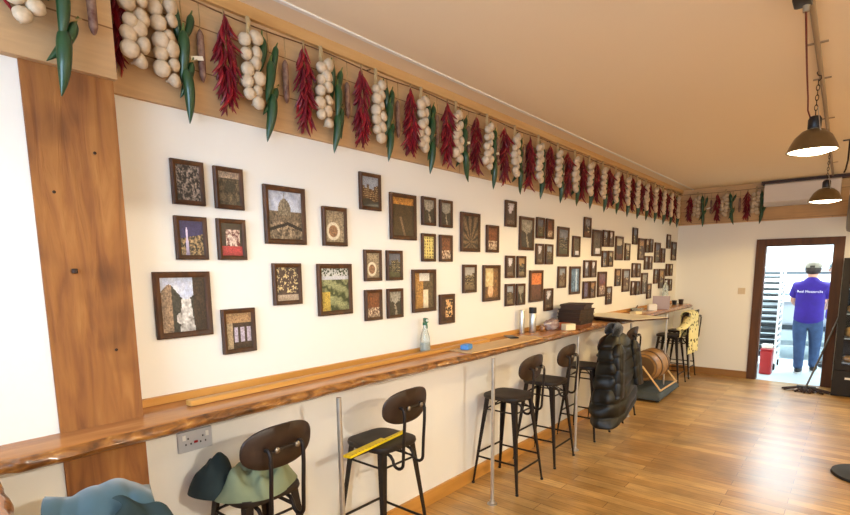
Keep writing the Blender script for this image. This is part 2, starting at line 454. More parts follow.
for y in (1.508, 2.832, 4.185, 5.53, 6.87, 8.15):
    p = MB(); p.lathe([(.0125, 0.008), (.0125, ZU - .002)], 14); po = p.build('support_pole', M['steel'], counter, loc=(.143, y - 4.0, 0))
    f = MB(); f.lathe([(.034, .001), (.034, .008), (.02, .012), (.0175, .03), (.013, .032)], 18); f.build('floor_flange', M['steel'], po)
wc = empty('window_counter', (.8, -.1, 0), 0, 'live-edge counter slab turning off towards the window at the bottom left corner', 'counter')
mb = MB(); xs = [.335 + .025 * i for i in range(62)]
def wrow(x):
    e = .268 - .08 * min(.5, x - .33) + .012 * noise3(x * 4, 2, 2) + .01 * noise3(x * 11, 7, 2)
    n1 = .006 * noise3(x * 12, 1, 9); n2 = .007 * noise3(x * 12, 5, 9)
    return [(-.5, ZU), (-.5, ZT), (e - .03, ZT), (e - .014 + n1, ZT - .004), (e + n2, ZT - .016), (e + .003 + n1, ZT - .03), (e - .02, ZU)]
rows = [wrow(x) for x in xs]; n = 7
mb.v = [(x - .8, p[0] + .1, p[1]) for x, r in zip(xs, rows) for p in r]
for i in range(len(xs) - 1):
    for k in range(n):
        j = (k + 1) % n
        mb.f.append((i * n + k, i * n + j, i * n + n + j, i * n + n + k)); mb.m.append(1 if 3 <= k <= 5 else 0)
mb.f += [tuple(range(n)), tuple((len(xs) - 1) * n + k for k in range(n))]; mb.m += [1, 1]
mb.build('counter_slab', [M['slabx'], M['bark']], wc, angle=60)
for x in (.55, 1.7):
    p = MB(); p.lathe([(.0125, 0.002), (.0125, ZU - .002)], 14); p.build('support_pole', M['steel'], wc, loc=(x - .8, -.15, 0))

# ------------------------------------------------------------------ framed photographs
def mixc(a, b, t): return tuple(x + (y - x) * t for x, y in zip(a, b))
def vn(u, v, s, seed): return .5 + .5 * noise3(u * s + seed * 7.3, v * s + seed * 3.1, seed)
H = hexc
SKY = ['#c9c4bc', '#a9b2c0', '#c79a62', '#8a8f9c', '#d8cdb8', '#6a6f80']
MASS = ['#4a3826', '#5c4a38', '#3a3428', '#6a4a2c', '#2c2620', '#54452f']
FORE = ['#8a7354', '#5a5a3a', '#a08a6a', '#7a4a2a', '#3f3a30', '#b09a78']
def scene_print(u, v, seed, n, n2):
    # an old street or landscape view: sky, a skyline of blocks, paler foreground
    k = int(seed * 10) % 97
    sky, mass, fore = H(SKY[k % 6]), H(MASS[(k // 2) % 6]), H(FORE[(k // 3) % 6])
    col = int(u * (4 + k % 4)); hgt = .45 + .4 * vn(col * .37, k * .11, 3, seed + 4)
    fg = .12 + .2 * vn(u, k * .1, 2.2, seed)
    if v < fg: return mixc(fore, H('#1c1612'), .55 * n)
    if v < hgt:
        lit = (u * (13 + k % 5)) % 1 < .38 and (v * 15) % 1 < .45 and n2 > .47
        return mixc(mass, H('#e6cf9c'), .75) if lit else mixc(H('#17110d'), mass, .3 + .9 * n)
    return mixc(sky, H('#3a342e'), .55 * n2)
def paint(kind, u, v, seed):
    c = paint_base(kind, u, v, seed)
    k = vn(u, v, 34, seed + 5); k2 = vn(u * 1.6, v, 60, seed + 9)
    am = 2.6 if sum(c) < 1.0 else .9
    m = max(.22, min(1.9, 1 + am * (.6 * k + .4 * k2 - .5)))
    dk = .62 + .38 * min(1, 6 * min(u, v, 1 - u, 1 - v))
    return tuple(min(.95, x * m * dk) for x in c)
def paint_base(kind, u, v, seed):
    """colour of a printed photograph at u,v in 0..1 (v up)"""
    n = vn(u, v, 9, seed); n2 = vn(u, v, 22, seed + 2); t = .55 * n + .45 * n2
    if kind == 'rooftops': return mixc(H('#1c1714'), H('#b8a79a'), max(0, min(1, (t - .42) * 3.2)))
    if kind == 'dusk_valley':
        if v > .8: return mixc(H('#b59a80'), H('#8a7a6a'), n)
        if .4 < v < .72 and (u - .55) ** 2 + ((v - .55) * .8) ** 2 < .05: return mixc(H('#2a241c'), H('#4a4434'), n2)
        return mixc(H('#2d251b'), H('#7a6a50'), max(0, min(1, (t - .35) * 2.4)))
    if kind == 'night_tower':
        if abs(u - .3) < .06 * (1.05 - v) + .012 and v < .8: return mixc(H('#8f86a8'), H('#f2e8ff'), v)
        if v > .55 + .15 * (u - .5): return mixc(H('#1d1a4a'), H('#3b356a'), n)
        return mixc(H('#17120f'), H('#caa978'), max(0, min(1, (t - .42) * 3)))
    if kind == 'red_parade':
        if v < .3: return mixc(H('#8e1c22'), H('#c94448'), n2)
        if abs(u - .55) < .33 and v < .8: return mixc(H('#5a1416'), H('#f0d9c8'), max(0, min(1, (t - .38) * 3.2)))
        return mixc(H('#0f0b0c'), H('#3a2622'), n)
    if kind == 'statue':
        if u > .72: return mixc(H('#19110c'), H('#4a382a'), t)
        roof = .78 + .1 * sin(u * 9) - .25 * abs(u - .2)
        if v > roof: return mixc(H('#b9c6e4'), H('#e8ecf6'), n)
        if v < .62 and (abs(u - .55) < .1 + .12 * (.6 - v) or (u - .42) ** 2 + (v - .25) ** 2 < .012): return mixc(H('#8f8a84'), H('#f4f2ee'), max(0, min(1, (t - .3) * 2.4)))
        if u < .25: return mixc(H('#6e5a48'), H('#b79a7c'), t)
        return mixc(H('#15140f'), H('#4c4a40'), t)
    if kind == 'street_band':
        if v > .72: return mixc(H('#7a5a3c'), H('#caa272'), n2)
        if .18 < v < .6 and abs(((u * 4) % 1) - .5) < .3 and u > .25: return mixc(H('#8a7a8a'), H('#d8d0e0'), n2)
        if u < .25: return mixc(H('#8a7458'), H('#c9b08a'), n)
        return mixc(H('#1d130e'), H('#54402e'), t)
    if kind == 'dome':
        c = (u - .47); dome = (c / .2) ** 2 + ((v - .55) / .3) ** 2 < 1 and v > .5
        if dome or (abs(c) < .014 and .8 < v < .97): return mixc(H('#4e4538'), H('#a3937a'), n2)
        if v > .58: return mixc(H('#8f9ab4'), H('#dfe3ea'), n)
        if v > .36: return mixc(H('#4a3c2e'), H('#8d7a62'), n2)
        if abs(v - .33 + .25 * abs(u - .55)) < .035: return H('#1c1512')
        return mixc(H('#3a2c22'), H('#b8a184'), max(0, min(1, (t - .35) * 2.6)))
    if kind == 'rose_window':
        r = math.hypot(u - .4, (v - .35) * 1.25)
        if abs(r - .3) < .06: return H('#d9cdb4')
        if r < .24: return mixc(H('#5f3f2a'), H('#a87a55'), n2)
        return mixc(H('#4a3a2a'), H('#c2ad8c'), t)
    if kind == 'lanterns':
        if t > .58 and v > .25: return mixc(H('#b99c5a'), H('#f0dfae'), n2)
        if v < .18: return mixc(H('#8a7460'), H('#d8c6ae'), n2)
        return mixc(H('#241915'), H('#6a5248'), n)
    if kind == 'green_hills':
        if v > .82: return mixc(H('#3e4a30'), H('#c9cbc8'), 1 if n2 > .45 else 0)
        if v > .74: return H('#c4c6cc')
        s = abs(sin((v * 9 + u * 3 + n * 2.5)))
        if u < .3 and v < .45: return mixc(H('#a3852f'), H('#d6bb58'), n2)
        return mixc(H('#38421f'), H('#a9ac7c'), max(0, s - .25) * .9)
    if kind == 'river_sunset':
        if v > .82: return mixc(H('#7a4a20'), H('#e6a348'), n)
        if abs(u - .35 - .4 * (.5 - v)) < .05 and v < .5: return H('#7a6248')
        return mixc(H('#1c160f'), H('#5a4426'), t)
    if kind == 'alley':
        if abs(u - .58) < .13 and v < .52: return mixc(H('#d8c6a2'), H('#f3e8d0'), n2)
        if abs(u - .5) < .28 and v > .78: return mixc(H('#c9c6c0'), H('#ece8dc'), n)
        if u < .45: return mixc(H('#7a4f22'), H('#cc9a52'), t)
        return mixc(H('#241a12'), H('#7a6444'), t)
    if kind == 'yellow_chart':
        g = (abs((u * 4) % 1 - .5) < .3) and (abs((v * 7) % 1 - .5) < .32)
        return H('#6a5a28') if (g and n2 > .45) else H('#e0cf7c')
    if kind == 'orange_sky':
        if v > .55: return mixc(H('#c25a24'), H('#f09a54'), n)
        return mixc(H('#23140f'), H('#8a5a42'), t)
    if kind == 'golden_plate':
        if (u - .4) ** 2 + (v - .22) ** 2 < .04: return mixc(H('#d89a6a'), H('#f0d0a8'), n2)
        if v > .4 and u < .6: return mixc(H('#c9a86a'), H('#f2dfae'), n)
        return mixc(H('#2a1810'), H('#b07a3c'), t)
    if kind == 'blue_water':
        if .55 < u < .75: return mixc(H('#9ab4d0'), H('#e2ecf4'), n2)
        return mixc(H('#243a56'), H('#7a98b4'), n)
    if kind == 'bright_top':
        if v > .5 + .35 * (1 - n) * abs(u - .4) * 3 and abs(u - .5) < .12 + .4 * n2 * v: return mixc(H('#b9b4bc'), H('#e8e4e8'), n)
        if v < .2 and n2 > .5: return H('#8a7660')
        return mixc(H('#1f1612'), H('#6a5546'), t)
    if kind == 'white_foot':
        if v < .25 and u > .3: return H('#e2dde4')
        return mixc(H('#211a14'), H('#7e7058'), t)
    if kind == 'bottles':
        if v < .4: return mixc(H('#5a3420'), H('#f0d8b8'), max(0, min(1, (t - .4) * 3.5)))
        return mixc(H('#3a1d10'), H('#9a5a30'), n)
    if kind == 'fan':
        a = math.atan2(v - .2, u - .5)
        return mixc(H('#241a12'), H('#7a6248'), .5 + .5 * sin(a * 12 + n * 2))
    if kind == 'path':
        if v > .48 + .3 * n * abs(u - .5) * 2.4: return mixc(H('#6a6458'), H('#b6b0a0'), n)
        if abs(u - .62 + .3 * v + .2 * (n - .5)) < .03 + .16 * (.5 - v): return mixc(H('#6a604e'), H('#b6ac98'), n2)
        return mixc(H('#1a1610'), H('#50483a'), t)
    if kind == 'fire':
        if u > .35 and .15 < v < .9 and t > .5: return mixc(H('#d8843c'), H('#f8dca0'), n2)
        return mixc(H('#170d09'), H('#5a3018'), n)
    if kind == 'mauve': return mixc(H('#2a2030'), H('#8a7a92'), t)
    return scene_print(u, v, seed, n, n2)

SIZES = {'L': (.231, .270, .024), 'M': (.162, .200, .020), 'S': (.134, .176, .0185)}
frame_mesh = {}
def frame_profile(w, h, b):
    # mitred moulding: outer edge, rounded crown, inner lip
    pr = [(0, .001), (0, .016), (b * .25, .021), (b * .6, .019), (b, .013), (b, .001)]
    mb = MB(); n = len(pr)
    crn = [(-1, -1), (1, -1), (1, 1), (-1, 1)]
    vs = []
    for sx, sy in crn:
        for o, d in pr:
            vs.append((d, sx * (w / 2 - o), sy * (h / 2 - o)))
    fs = []
    for c in range(4):
        e = (c + 1) % 4
        for k in range(n):
            j = (k + 1) % n
            fs.append((c * n + k, c * n + j, e * n + j, e * n + k))
    mb.add(vs, fs)
    return mb.mesh('frame_moulding', M['darkwood'], True, 25)
for k, (w, h, b) in SIZES.items(): frame_mesh[k] = frame_profile(w, h, b)

def picture_mesh(size, kind, seed, n):
    w, h, b = SIZES[size]; w -= 2 * b - .002; h -= 2 * b - .002
    nu = n; nv = int(n * h / w)
    mb = MB(); mb.grid(lambda i, j: (.011, (i / nu - .5) * w, (j / nv - .5) * h), nu + 1, nv + 1)
    mb.add([(.003, -w / 2, -h / 2), (.003, w / 2, -h / 2), (.003, w / 2, h / 2), (.003, -w / 2, h / 2)], [(3, 2, 1, 0)])
    me = bpy.data.meshes.new('photo_print'); me.from_pydata(mb.v, [], mb.f); me.materials.append(M['pic'])
    ca = me.color_attributes.new('Col', 'FLOAT_COLOR', 'CORNER')
    for p in me.polygons:
        k = p.index
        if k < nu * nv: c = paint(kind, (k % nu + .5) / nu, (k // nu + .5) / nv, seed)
        else: c = (.1, .07, .05)
        for li in p.loop_indices: ca.data[li].color = (c[0], c[1], c[2], 1)
    me.update(); return me

ORD = ['first', 'second', 'third', 'fourth', 'fifth', 'sixth', 'seventh', 'eighth', 'ninth', 'tenth', 'eleventh', 'twelfth', 'thirteenth', 'fourteenth', 'fifteenth', 'sixteenth', 'seventeenth', 'eighteenth', 'nineteenth', 'twentieth', 'twenty-first', 'twenty-second']
# (y centre, z centre) measured along the wall, grouped as they hang
UB = [((1.03, 1.962), (1.209, 1.959), (1.028, 1.740), (1.2075, 1.741)), ((2.5725, 1.969), (2.751, 1.966), (2.568, 1.7415), (2.7495, 1.741)),
      ((4.0775, 1.9475), (4.256, 1.9475), (4.075, 1.7255), (4.2525, 1.726)), ((5.5725, 1.9175), (5.742, 1.9195), (5.5695, 1.6975), (5.742, 1.7005)),
      ((7.021, 1.8805), (7.182, 1.8855), (7.0065, 1.6615), (7.1855, 1.662))]
LB = [((2.0675, 1.6285), (2.2465, 1.628), (2.0645, 1.4025), (2.246, 1.4025)), ((3.584, 1.617), (3.762, 1.6165), (3.584, 1.394), (3.756, 1.3915)),
      ((5.092, 1.592), (5.2695, 1.593), (5.089, 1.379), (5.264, 1.377)), ((6.543, 1.569), (6.7135, 1.5675), (6.537, 1.35), (6.7115, 1.3445)),
      ((8.0015, 1.5635), (8.1845, 1.5625), (7.998, 1.3485), (8.1895, 1.343))]
UL = [(1.4925, 1.8645), (2.332, 1.917), (3.034, 1.8595), (3.842, 1.888), (4.534, 1.845), (5.337, 1.86), (6.003, 1.8225), (6.7915, 1.8305), (7.474, 1.801), (8.2815, 1.837)]
LL = [(.976, 1.468), (1.7845, 1.5015), (2.5205, 1.468), (3.3155, 1.4955), (4.0245, 1.452), (4.817, 1.484), (5.523, 1.4265), (6.2735, 1.4515), (6.972, 1.3975), (7.73, 1.4455)]
HS = [(2.0605, 2.035), (3.5825, 2.0285), (5.08, 2.006), (6.531, 1.982), (7.9875, 1.968)]
UM = [(1.796, 1.83), (3.3225, 1.8255), (4.825, 1.8095), (6.28, 1.788), (7.743, 1.7665)]
LM = [(1.486, 1.5385), (3.0245, 1.5345), (4.5245, 1.5195), (5.9975, 1.4915), (7.452, 1.481)]
LO = [(1.216, 1.336), (2.7585, 1.335), (4.261, 1.323), (5.7335, 1.295), (7.184, 1.288)]
fr_n = 0
def add_frame(size, y, z, kind, label, group, content=''):
    global fr_n
    fr_n += 1
    far = y > 4.5
    o = empty('picture_frame', (.004, y + .003, z), 0, label, 'picture frame', group)
    part('frame', frame_mesh[size], o)
    n = 50 if y < 2.4 else (30 if y < 4.6 else 16)
    part('photo_print', picture_mesh(size, kind, fr_n * 1.7, n), o)
    return o
pos4 = ['upper left', 'upper right', 'lower left', 'lower right']
ubk = [['rooftops', 'dusk_valley', 'night_tower', 'red_parade'], ['path', 'path', 'yellow_chart', 'bottles'], ['sepia', 'bottles', 'bright_top', 'sepia'], ['', 'bright_top', '', 'sepia'], ['', '', '', 'bright_top']]
lbk = [['rose_window', 'sepia', 'bottles', 'path'], ['bright_top', 'sepia', 'sepia', 'path'], ['bright_top', 'bright_top', 'mauve', ''], ['bright_top', '', 'bright_top', ''], ['', '', '', '']]
word = {'rooftops': 'crowded dark photo', 'dusk_valley': 'brown landscape photo', 'night_tower': 'night photo of a pale spire', 'red_parade': 'photo of people in red', 'yellow_chart': 'pale yellow printed picture'}
for k in range(5):
    for q in range(4):
        kd = ubk[k][q]
        add_frame('S', *UB[k][q], kd, ('small framed %s, %s of %s high block of four' % (word[kd], pos4[q], ORD[k]) if kd in word else 'small framed photo, %s of the %s high block of four from the post' % (pos4[q], ORD[k])), 'small frames in the high blocks of four')
    for q in range(4):
        add_frame('S', *LB[k][q], lbk[k][q], 'small framed photo, %s of the %s low block of four from the post' % (pos4[q], ORD[k]), 'small frames in the low blocks of four')
ulk = ['dome', 'river_sunset', 'fan', 'path', '', 'white_foot', 'sepia', 'sepia', 'sepia', '']
ull = ['large framed photo of a domed building under a cloudy sky, upper row', 'large framed dark photo with an orange sky, second large one in the upper row']
llk = ['statue', 'green_hills', 'alley', 'golden_plate', 'orange_sky', 'blue_water', 'bottles', 'sepia', 'path', 'sepia']
lll = ['large framed photo of a white statue before old houses, lower row nearest the post', 'large framed photo of green fields and hills, lower row',
       'large framed photo of a narrow street and arch, above the spray bottle', 'large framed golden-toned photo, fourth large one from the post in the lower row',
       'large framed photo with a bright orange sky, lower row', 'large framed photo of pale blue water, lower row above the stacked crates']
for k in range(10):
    add_frame('L', *UL[k], ulk[k], ull[k] if k < len(ull) else 'large framed photo, %s large one from the post in the upper row' % ORD[k], 'large frames in the upper row')
    add_frame('L', *LL[k], llk[k], lll[k] if k < len(lll) else 'large framed photo, %s large one from the post in the lower row' % ORD[k], 'large frames in the lower row')
for k in range(5):
    add_frame('M', *HS[k], ['sepia', 'bright_top', '', '', 'sepia'][k], 'medium framed photo, %s from the post of the five hung highest' % ORD[k], 'highest hung frames')
    add_frame('M', *UM[k], ['rose_window', 'bottles', 'white_foot', 'sepia', ''][k], 'medium framed photo, %s from the post of those between two large upper frames' % ORD[k], 'single medium frames in the upper row')
    add_frame('M', *LM[k], ['lanterns', 'sepia', 'sepia', '', 'sepia'][k], 'medium framed photo, %s from the post of those between two large lower frames' % ORD[k], 'single medium frames in the lower row')
    add_frame('M', *LO[k], ['street_band', 'fire', 'bright_top', 'sepia', ''][k], 'medium framed photo, %s from the post of the five hung lowest over the counter' % ORD[k], 'lowest hung frames')

# ------------------------------------------------------------------ garlands under the ceiling
def chilli_mesh(seed, L=.075, r=.0056):
    q = random.Random(seed); mb = MB(); b = q.uniform(.1, .35) * L; w = q.uniform(-.15, .15) * L
    pts = [(b * (t * t), w * sin(t * 4), -L * t) for t in (0, .15, .35, .55, .75, .9, 1)]
    mb.tube(pts, [r * .35, r * .9, r, r * .95, r * .75, r * .45, r * .08], 6)
    mb.tube([(0, 0, .014), (0, 0, 0)], [.0012, .0022], 5)
    return mb
CH = [chilli_mesh(i).mesh('chilli', [M['chilli'], M['chilli2']][i % 2]) for i in range(6)]
def chilli_spots(q, n, L):
    out = []
    for i in range(n):
        t = (i + q.random() * .8) / n
        a = q.uniform(0, 2 * pi)
        rad = (.007 + .017 * min(1, t * 4)) * (1 if t < .6 else max(.3, 1 - (t - .6) * 1.8)) * q.uniform(.3, 1)
        out.append((Vector((max(-.022, cos(a) * rad), sin(a) * rad * .95, -.012 - (L - .09) * t)), a, q.uniform(.02, .34), q.uniform(.8, 1.35), q.randrange(6)))
    return out
def chilli_bunch(q, L=.41, n=64, parts=True):
    o = empty('chilli_bunch')
    c = MB(); c.tube([(0, 0, .015), (0, 0, -.02), (.002, .003, -L * .5), (0, 0, -L + .1)], [.004, .005, .004, .003], 6)
    c.build('cord', M['jute'], o)
    sp = chilli_spots(q, n, L)
    if parts:
        for p, a, tilt, s, k in sp:
            part('chilli', CH[k], o, p, (0, -tilt, a), (s, s, s))
    else:
        mb = MB()
        for p, a, tilt, s, k in sp:
            X = Matrix.Translation(p) @ Matrix.Rotation(a, 4, 'Z') @ Matrix.Rotation(-tilt, 4, 'Y') @ Matrix.Scale(s * 1.1, 4)
            me = CH[k]; mb.mi = k % 2
            mb.add([X @ v.co for v in me.vertices], [tuple(f.vertices) for f in me.polygons])
        mb.build('chilli', [M['chilli'], M['chilli2']], o)['kind'] = 'stuff'
    return o

def bulb_mesh():
    mb = MB(); nu, m = 18, 9
    prof = [(.004, .034), (.005, .026), (.010, .020), (.021, .010), (.0285, -.002), (.0295, -.011), (.025, -.021), (.013, -.028), (.004, -.027)]
    def P(i, j):
        r, z = prof[j]; t = 2 * pi * i / nu
        rr = r * (1 + .07 * abs(sin(t * 3.5)) * (1 if 1 < j < 8 else 0))
        return (rr * cos(t), rr * sin(t), z)
    mb.grid(P, nu, m, True)
    mb.add([P(i, 8) for i in range(nu)], [tuple(range(nu))]); mb.add([P(i, 0) for i in range(nu)], [tuple(range(nu))])
    return mb.mesh('garlic_bulb', M['bulb'], True, 80)
BULB = bulb_mesh()
def garlic_braid(q, n=11, L=.33):
    o = empty('garlic_braid')
    c = MB()
    for k in range(3):
        c.tube([(.004 * cos(k * 2.1 + i * .9), .006 * sin(k * 2.1 + i * .9), .04 - (L + .0) * i / 14) for i in range(14)], [.0055 if i < 4 else .005 for i in range(14)], 6)
    c.build('stalk_braid', M['husk'], o)
    for i in range(n):
        z = -.045 - (L - .065) * i / (n - 1)
        s = (-1) ** i
        part('garlic_bulb', BULB, o, (.012 + q.uniform(-.004, .006), s * .021 + q.uniform(-.010, .010), z + q.uniform(-.007, .007)), (q.uniform(-.4, .4), radians(-95) + q.uniform(-.35, .35), s * .45 + q.uniform(-.3, .3)), (q.uniform(.80, 1.08),) * 3)
    return o

def pepper_mesh(seed, L=.165, r=.0185):
    q = random.Random(seed); mb = MB(); b = q.uniform(.08, .22) * L * q.choice((-1, 1)); N = 12
    pts = [(.004 * sin(t * 5), b * t ** 2.2, -L * t) for t in [i / N for i in range(N + 1)]]
    rr = [r * x for x in (.45, .85, .98, 1, .98, .95, .9, .83, .74, .62, .47, .28, .06)]
    mb.tube(pts, rr, 10)
    return mb.mesh('green_pepper', M['pepper'])
PEP = [pepper_mesh(i) for i in range(5)]
st = MB(); st.tube([(0, 0, -.004), (0, 0, .006), (.003, .002, .026)], [.009, .005, .003], 8); STEM = st.mesh('stem', M['stem'])
def pepper_string(q):
    o = empty('pepper_string')
    c = MB(); c.tube([(0, 0, .01), (.004, .002, -.1), (.006, -.003, -.2), (.006, 0, -.29)], .0028, 6)
    c.tube([(.02, -.012, -.235), (.022, .02, -.228), (.02, .045, -.215)], .003, 6)
    c.build('cord', M['jute'], o)
    for y, z, a, s, dx in ((-.030, -.03, .10, 1.05, 0), (.036, -.05, -.22, .85, 0), (-.008, -.13, -.03, 1.1, .022), (.026, -.23, -.34, .95, .004), (-.006, -.265, .08, 1.16, .016)):
        s *= q.uniform(.9, 1.1)
        p = part('green_pepper', PEP[q.randrange(5)], o, (.008 + dx, y + q.uniform(-.004, .004), z), (a + q.uniform(-.12, .12), q.uniform(-.06, .06), q.uniform(-.5, .5)), (s, s, s))
        part('stem', STEM, p)
    return o

SAL = MB(); SAL.lathe([(.002, 0), (.007, -.006), (.0135, -.02), (.0145, -.06), (.014, -.12), (.0135, -.165), (.008, -.182), (.0025, -.19)], 12)
SALM = SAL.mesh('sausage', M['salami'])
def dried_sausage(q, tagged):
    o = empty('dried_sausage')
    c = MB(); c.tube([(0, 0, .01), (.001, .002, -.05), (0, 0, -.1)], .0022, 6); c.build('cord', M['jute'], o)
    s = part('sausage', SALM, o, (0, 0, -.085), (0, 0, 0), (1, 1, q.uniform(.9, 1.12)))
    if tagged:
        t = MB(); X = Matrix.Translation((.016, -.004, -.2)) @ Matrix.Rotation(.25, 4, 'X')
        t.box(-.0006, .0006, -.05, .002, -.008, .008, X); t.build('paper_tag', M['paper'], o, smooth=False)
    return o

cord = MB()
pts = []
yy = .76
while yy < 8.5:
    pts.append((.05, yy, 2.655 + .006 * sin(yy * 8.2))); yy += .1
cord.tube(pts, .003, 6)
crd = cord.build('hanging_cord', M['rope']); tag(crd, 'thin brown cord strung along the left wall boards carrying the garlands', 'cord')
nl = MB()
for k in range(8):
    nl = MB(); nl.tube([(.02, 1.0 + k * 1.05, 2.667), (.052, 1.0 + k * 1.05, 2.664)], .0025, 6); nl.build('nail', M['nail'], crd)

REDY = [.80, 1.209, 1.607, 1.975, 2.361, 2.712, 3.047, 3.425, 3.805, 4.155, 4.51, 4.84, 5.17, 5.535, 5.895, 6.23, 6.56, 6.91, 7.28, 7.64, 7.99]
PROTO = {}
def place(kind, maker, loc, rz, i, near):
    key = (kind, near, i % 3)
    if near or key not in PROTO:
        o = maker()
        if not near: PROTO[key] = o
    else:
        o = clone(PROTO[key])
    o.location = loc; o.rotation_euler = (0, 0, rz)
    return o
OBJS = {'chilli': [], 'garlic': [], 'pepper': [], 'sausage': []}
XS = .056
for i, y in enumerate(REDY):
    near = i < 6
    nxt = REDY[i + 1] - y if i + 1 < len(REDY) else .33
    zt = 2.652 - (.0 if y < 3 else .01)
    q = random.Random(100 + i)
    ln = 'on the left wall boards'
    a = place('chilli', lambda: chilli_bunch(q, .41 if i else .36, 96 if near else 60, near), (XS + (-.008 if i == 0 else .004 if near else -.004), y - (.012 if i == 0 else 0), zt), q.uniform(-.3, .3) if near else 0, i, near)
    tag(a, 'red dried chilli bunch, %s chilli bunch from the post %s' % (ORD[i], ln), 'chilli bunch', 'red chilli bunches along the left wall')
    b = place('garlic', lambda: garlic_braid(q), (XS + (0 if near else .022), y + nxt * (.285 if near else .25), zt - .015), 0, i, near)
    tag(b, 'braid of whole white garlic bulbs, %s braid from the post %s' % (ORD[i], ln), 'garlic braid', 'garlic braids along the left wall')
    if i == 0:
        b2 = garlic_braid(q, 11, .33); b2.location = (XS + .035, .832, 2.66); b2.rotation_euler = (0, 0, .2)
        tag(b2, 'braid of white garlic bulbs squeezed against the side of the timber post', 'garlic braid', 'garlic braids along the left wall'); b.location.y = .955
    c = place('pepper', lambda: pepper_string(q), (XS - .01, y + nxt * (.53 if i else .575), zt - .005), 0, i, near)
    tag(c, 'string of long green peppers, %s pepper string from the post %s' % (ORD[i], ln), 'pepper string', 'green pepper strings along the left wall')
    if i + 1 < len(REDY):
        d = place('sausage', lambda: dried_sausage(q, i in (0, 5, 6)), (XS - .012, y + nxt * .76, zt - .005), 0, i, near)
        tag(d, 'thin dried sausage, %s sausage from the post %s' % (ORD[i], ln), 'dried sausage', 'dried sausages along the left wall')
# over the post (boards stand proud there)
q = random.Random(5)
PX = .2
for mk, y, z, nm, lab, cat in ((lambda: chilli_bunch(q, .33, 60, True), .448, 2.70, '', 'red dried chilli bunch at top left, over the boards beside the post', 'chilli bunch'),
                     (lambda: garlic_braid(q, 10, .33), .502, 2.655, '', 'white garlic braid hanging over the top left corner of the timber post', 'garlic braid'),
                     (lambda: pepper_string(q), .588, 2.60, '', 'green pepper string hanging in front of the top of the timber post', 'pepper string'),
                     (lambda: dried_sausage(q, False), .672, 2.62, '', 'dried sausage hanging on the boards above the right side of the timber post', 'dried sausage')):
    o = mk(); o.location = (PX, y, z); tag(o, lab, cat)
c2 = MB(); c2.tube([(PX, -.4, 2.67), (PX, .4, 2.672), (PX, .735, 2.67)], .003, 6)
crd2 = c2.build('hanging_cord', M['rope']); tag(crd2, 'brown cord over the boards above the timber post', 'cord')
for y in (-.3, .4, .72):
    nl = MB(); nl.tube([(.165, y, 2.676), (PX + .002, y, 2.676)], .0025, 6); nl.build('nail', M['nail'], crd2)
# far wall
FY = D - .056
c3 = MB(); c3.tube([(.06, FY, 2.66), (.5, FY, 2.652), (1.07, FY, 2.66)], .003, 6)
crd3 = c3.build('hanging_cord', M['rope']); tag(crd3, 'brown cord strung on the far wall boards beside the air conditioner', 'cord')
for x in (.3, .72):
    nl = MB(); nl.tube([(x, D - .02, 2.668), (x, FY - .002, 2.664)], .0025, 6); nl.build('nail', M['nail'], crd3)
for i, x in enumerate((.15, .51, .88)):
    for kind, dx, lab, cat in (('chilli', 0, 'red dried chilli bunch, %s from the corner on the far wall boards', 'chilli bunch'), ('garlic', .1, 'garlic braid, %s from the corner on the far wall boards', 'garlic braid'),
                     ('pepper', .19, 'green pepper string, %s from the corner on the far wall boards', 'pepper string'), ('sausage', .28, 'dried sausage, %s from the corner on the far wall boards', 'dried sausage')):
        if i == 2 and kind == 'sausage': continue
        o = clone(PROTO[(kind, False, i % 3)])
        o.location = (x + dx, FY, 2.645); o.rotation_euler = (0, 0, -pi / 2)
        tag(o, lab % ORD[i], cat, cat + ' on the far wall')

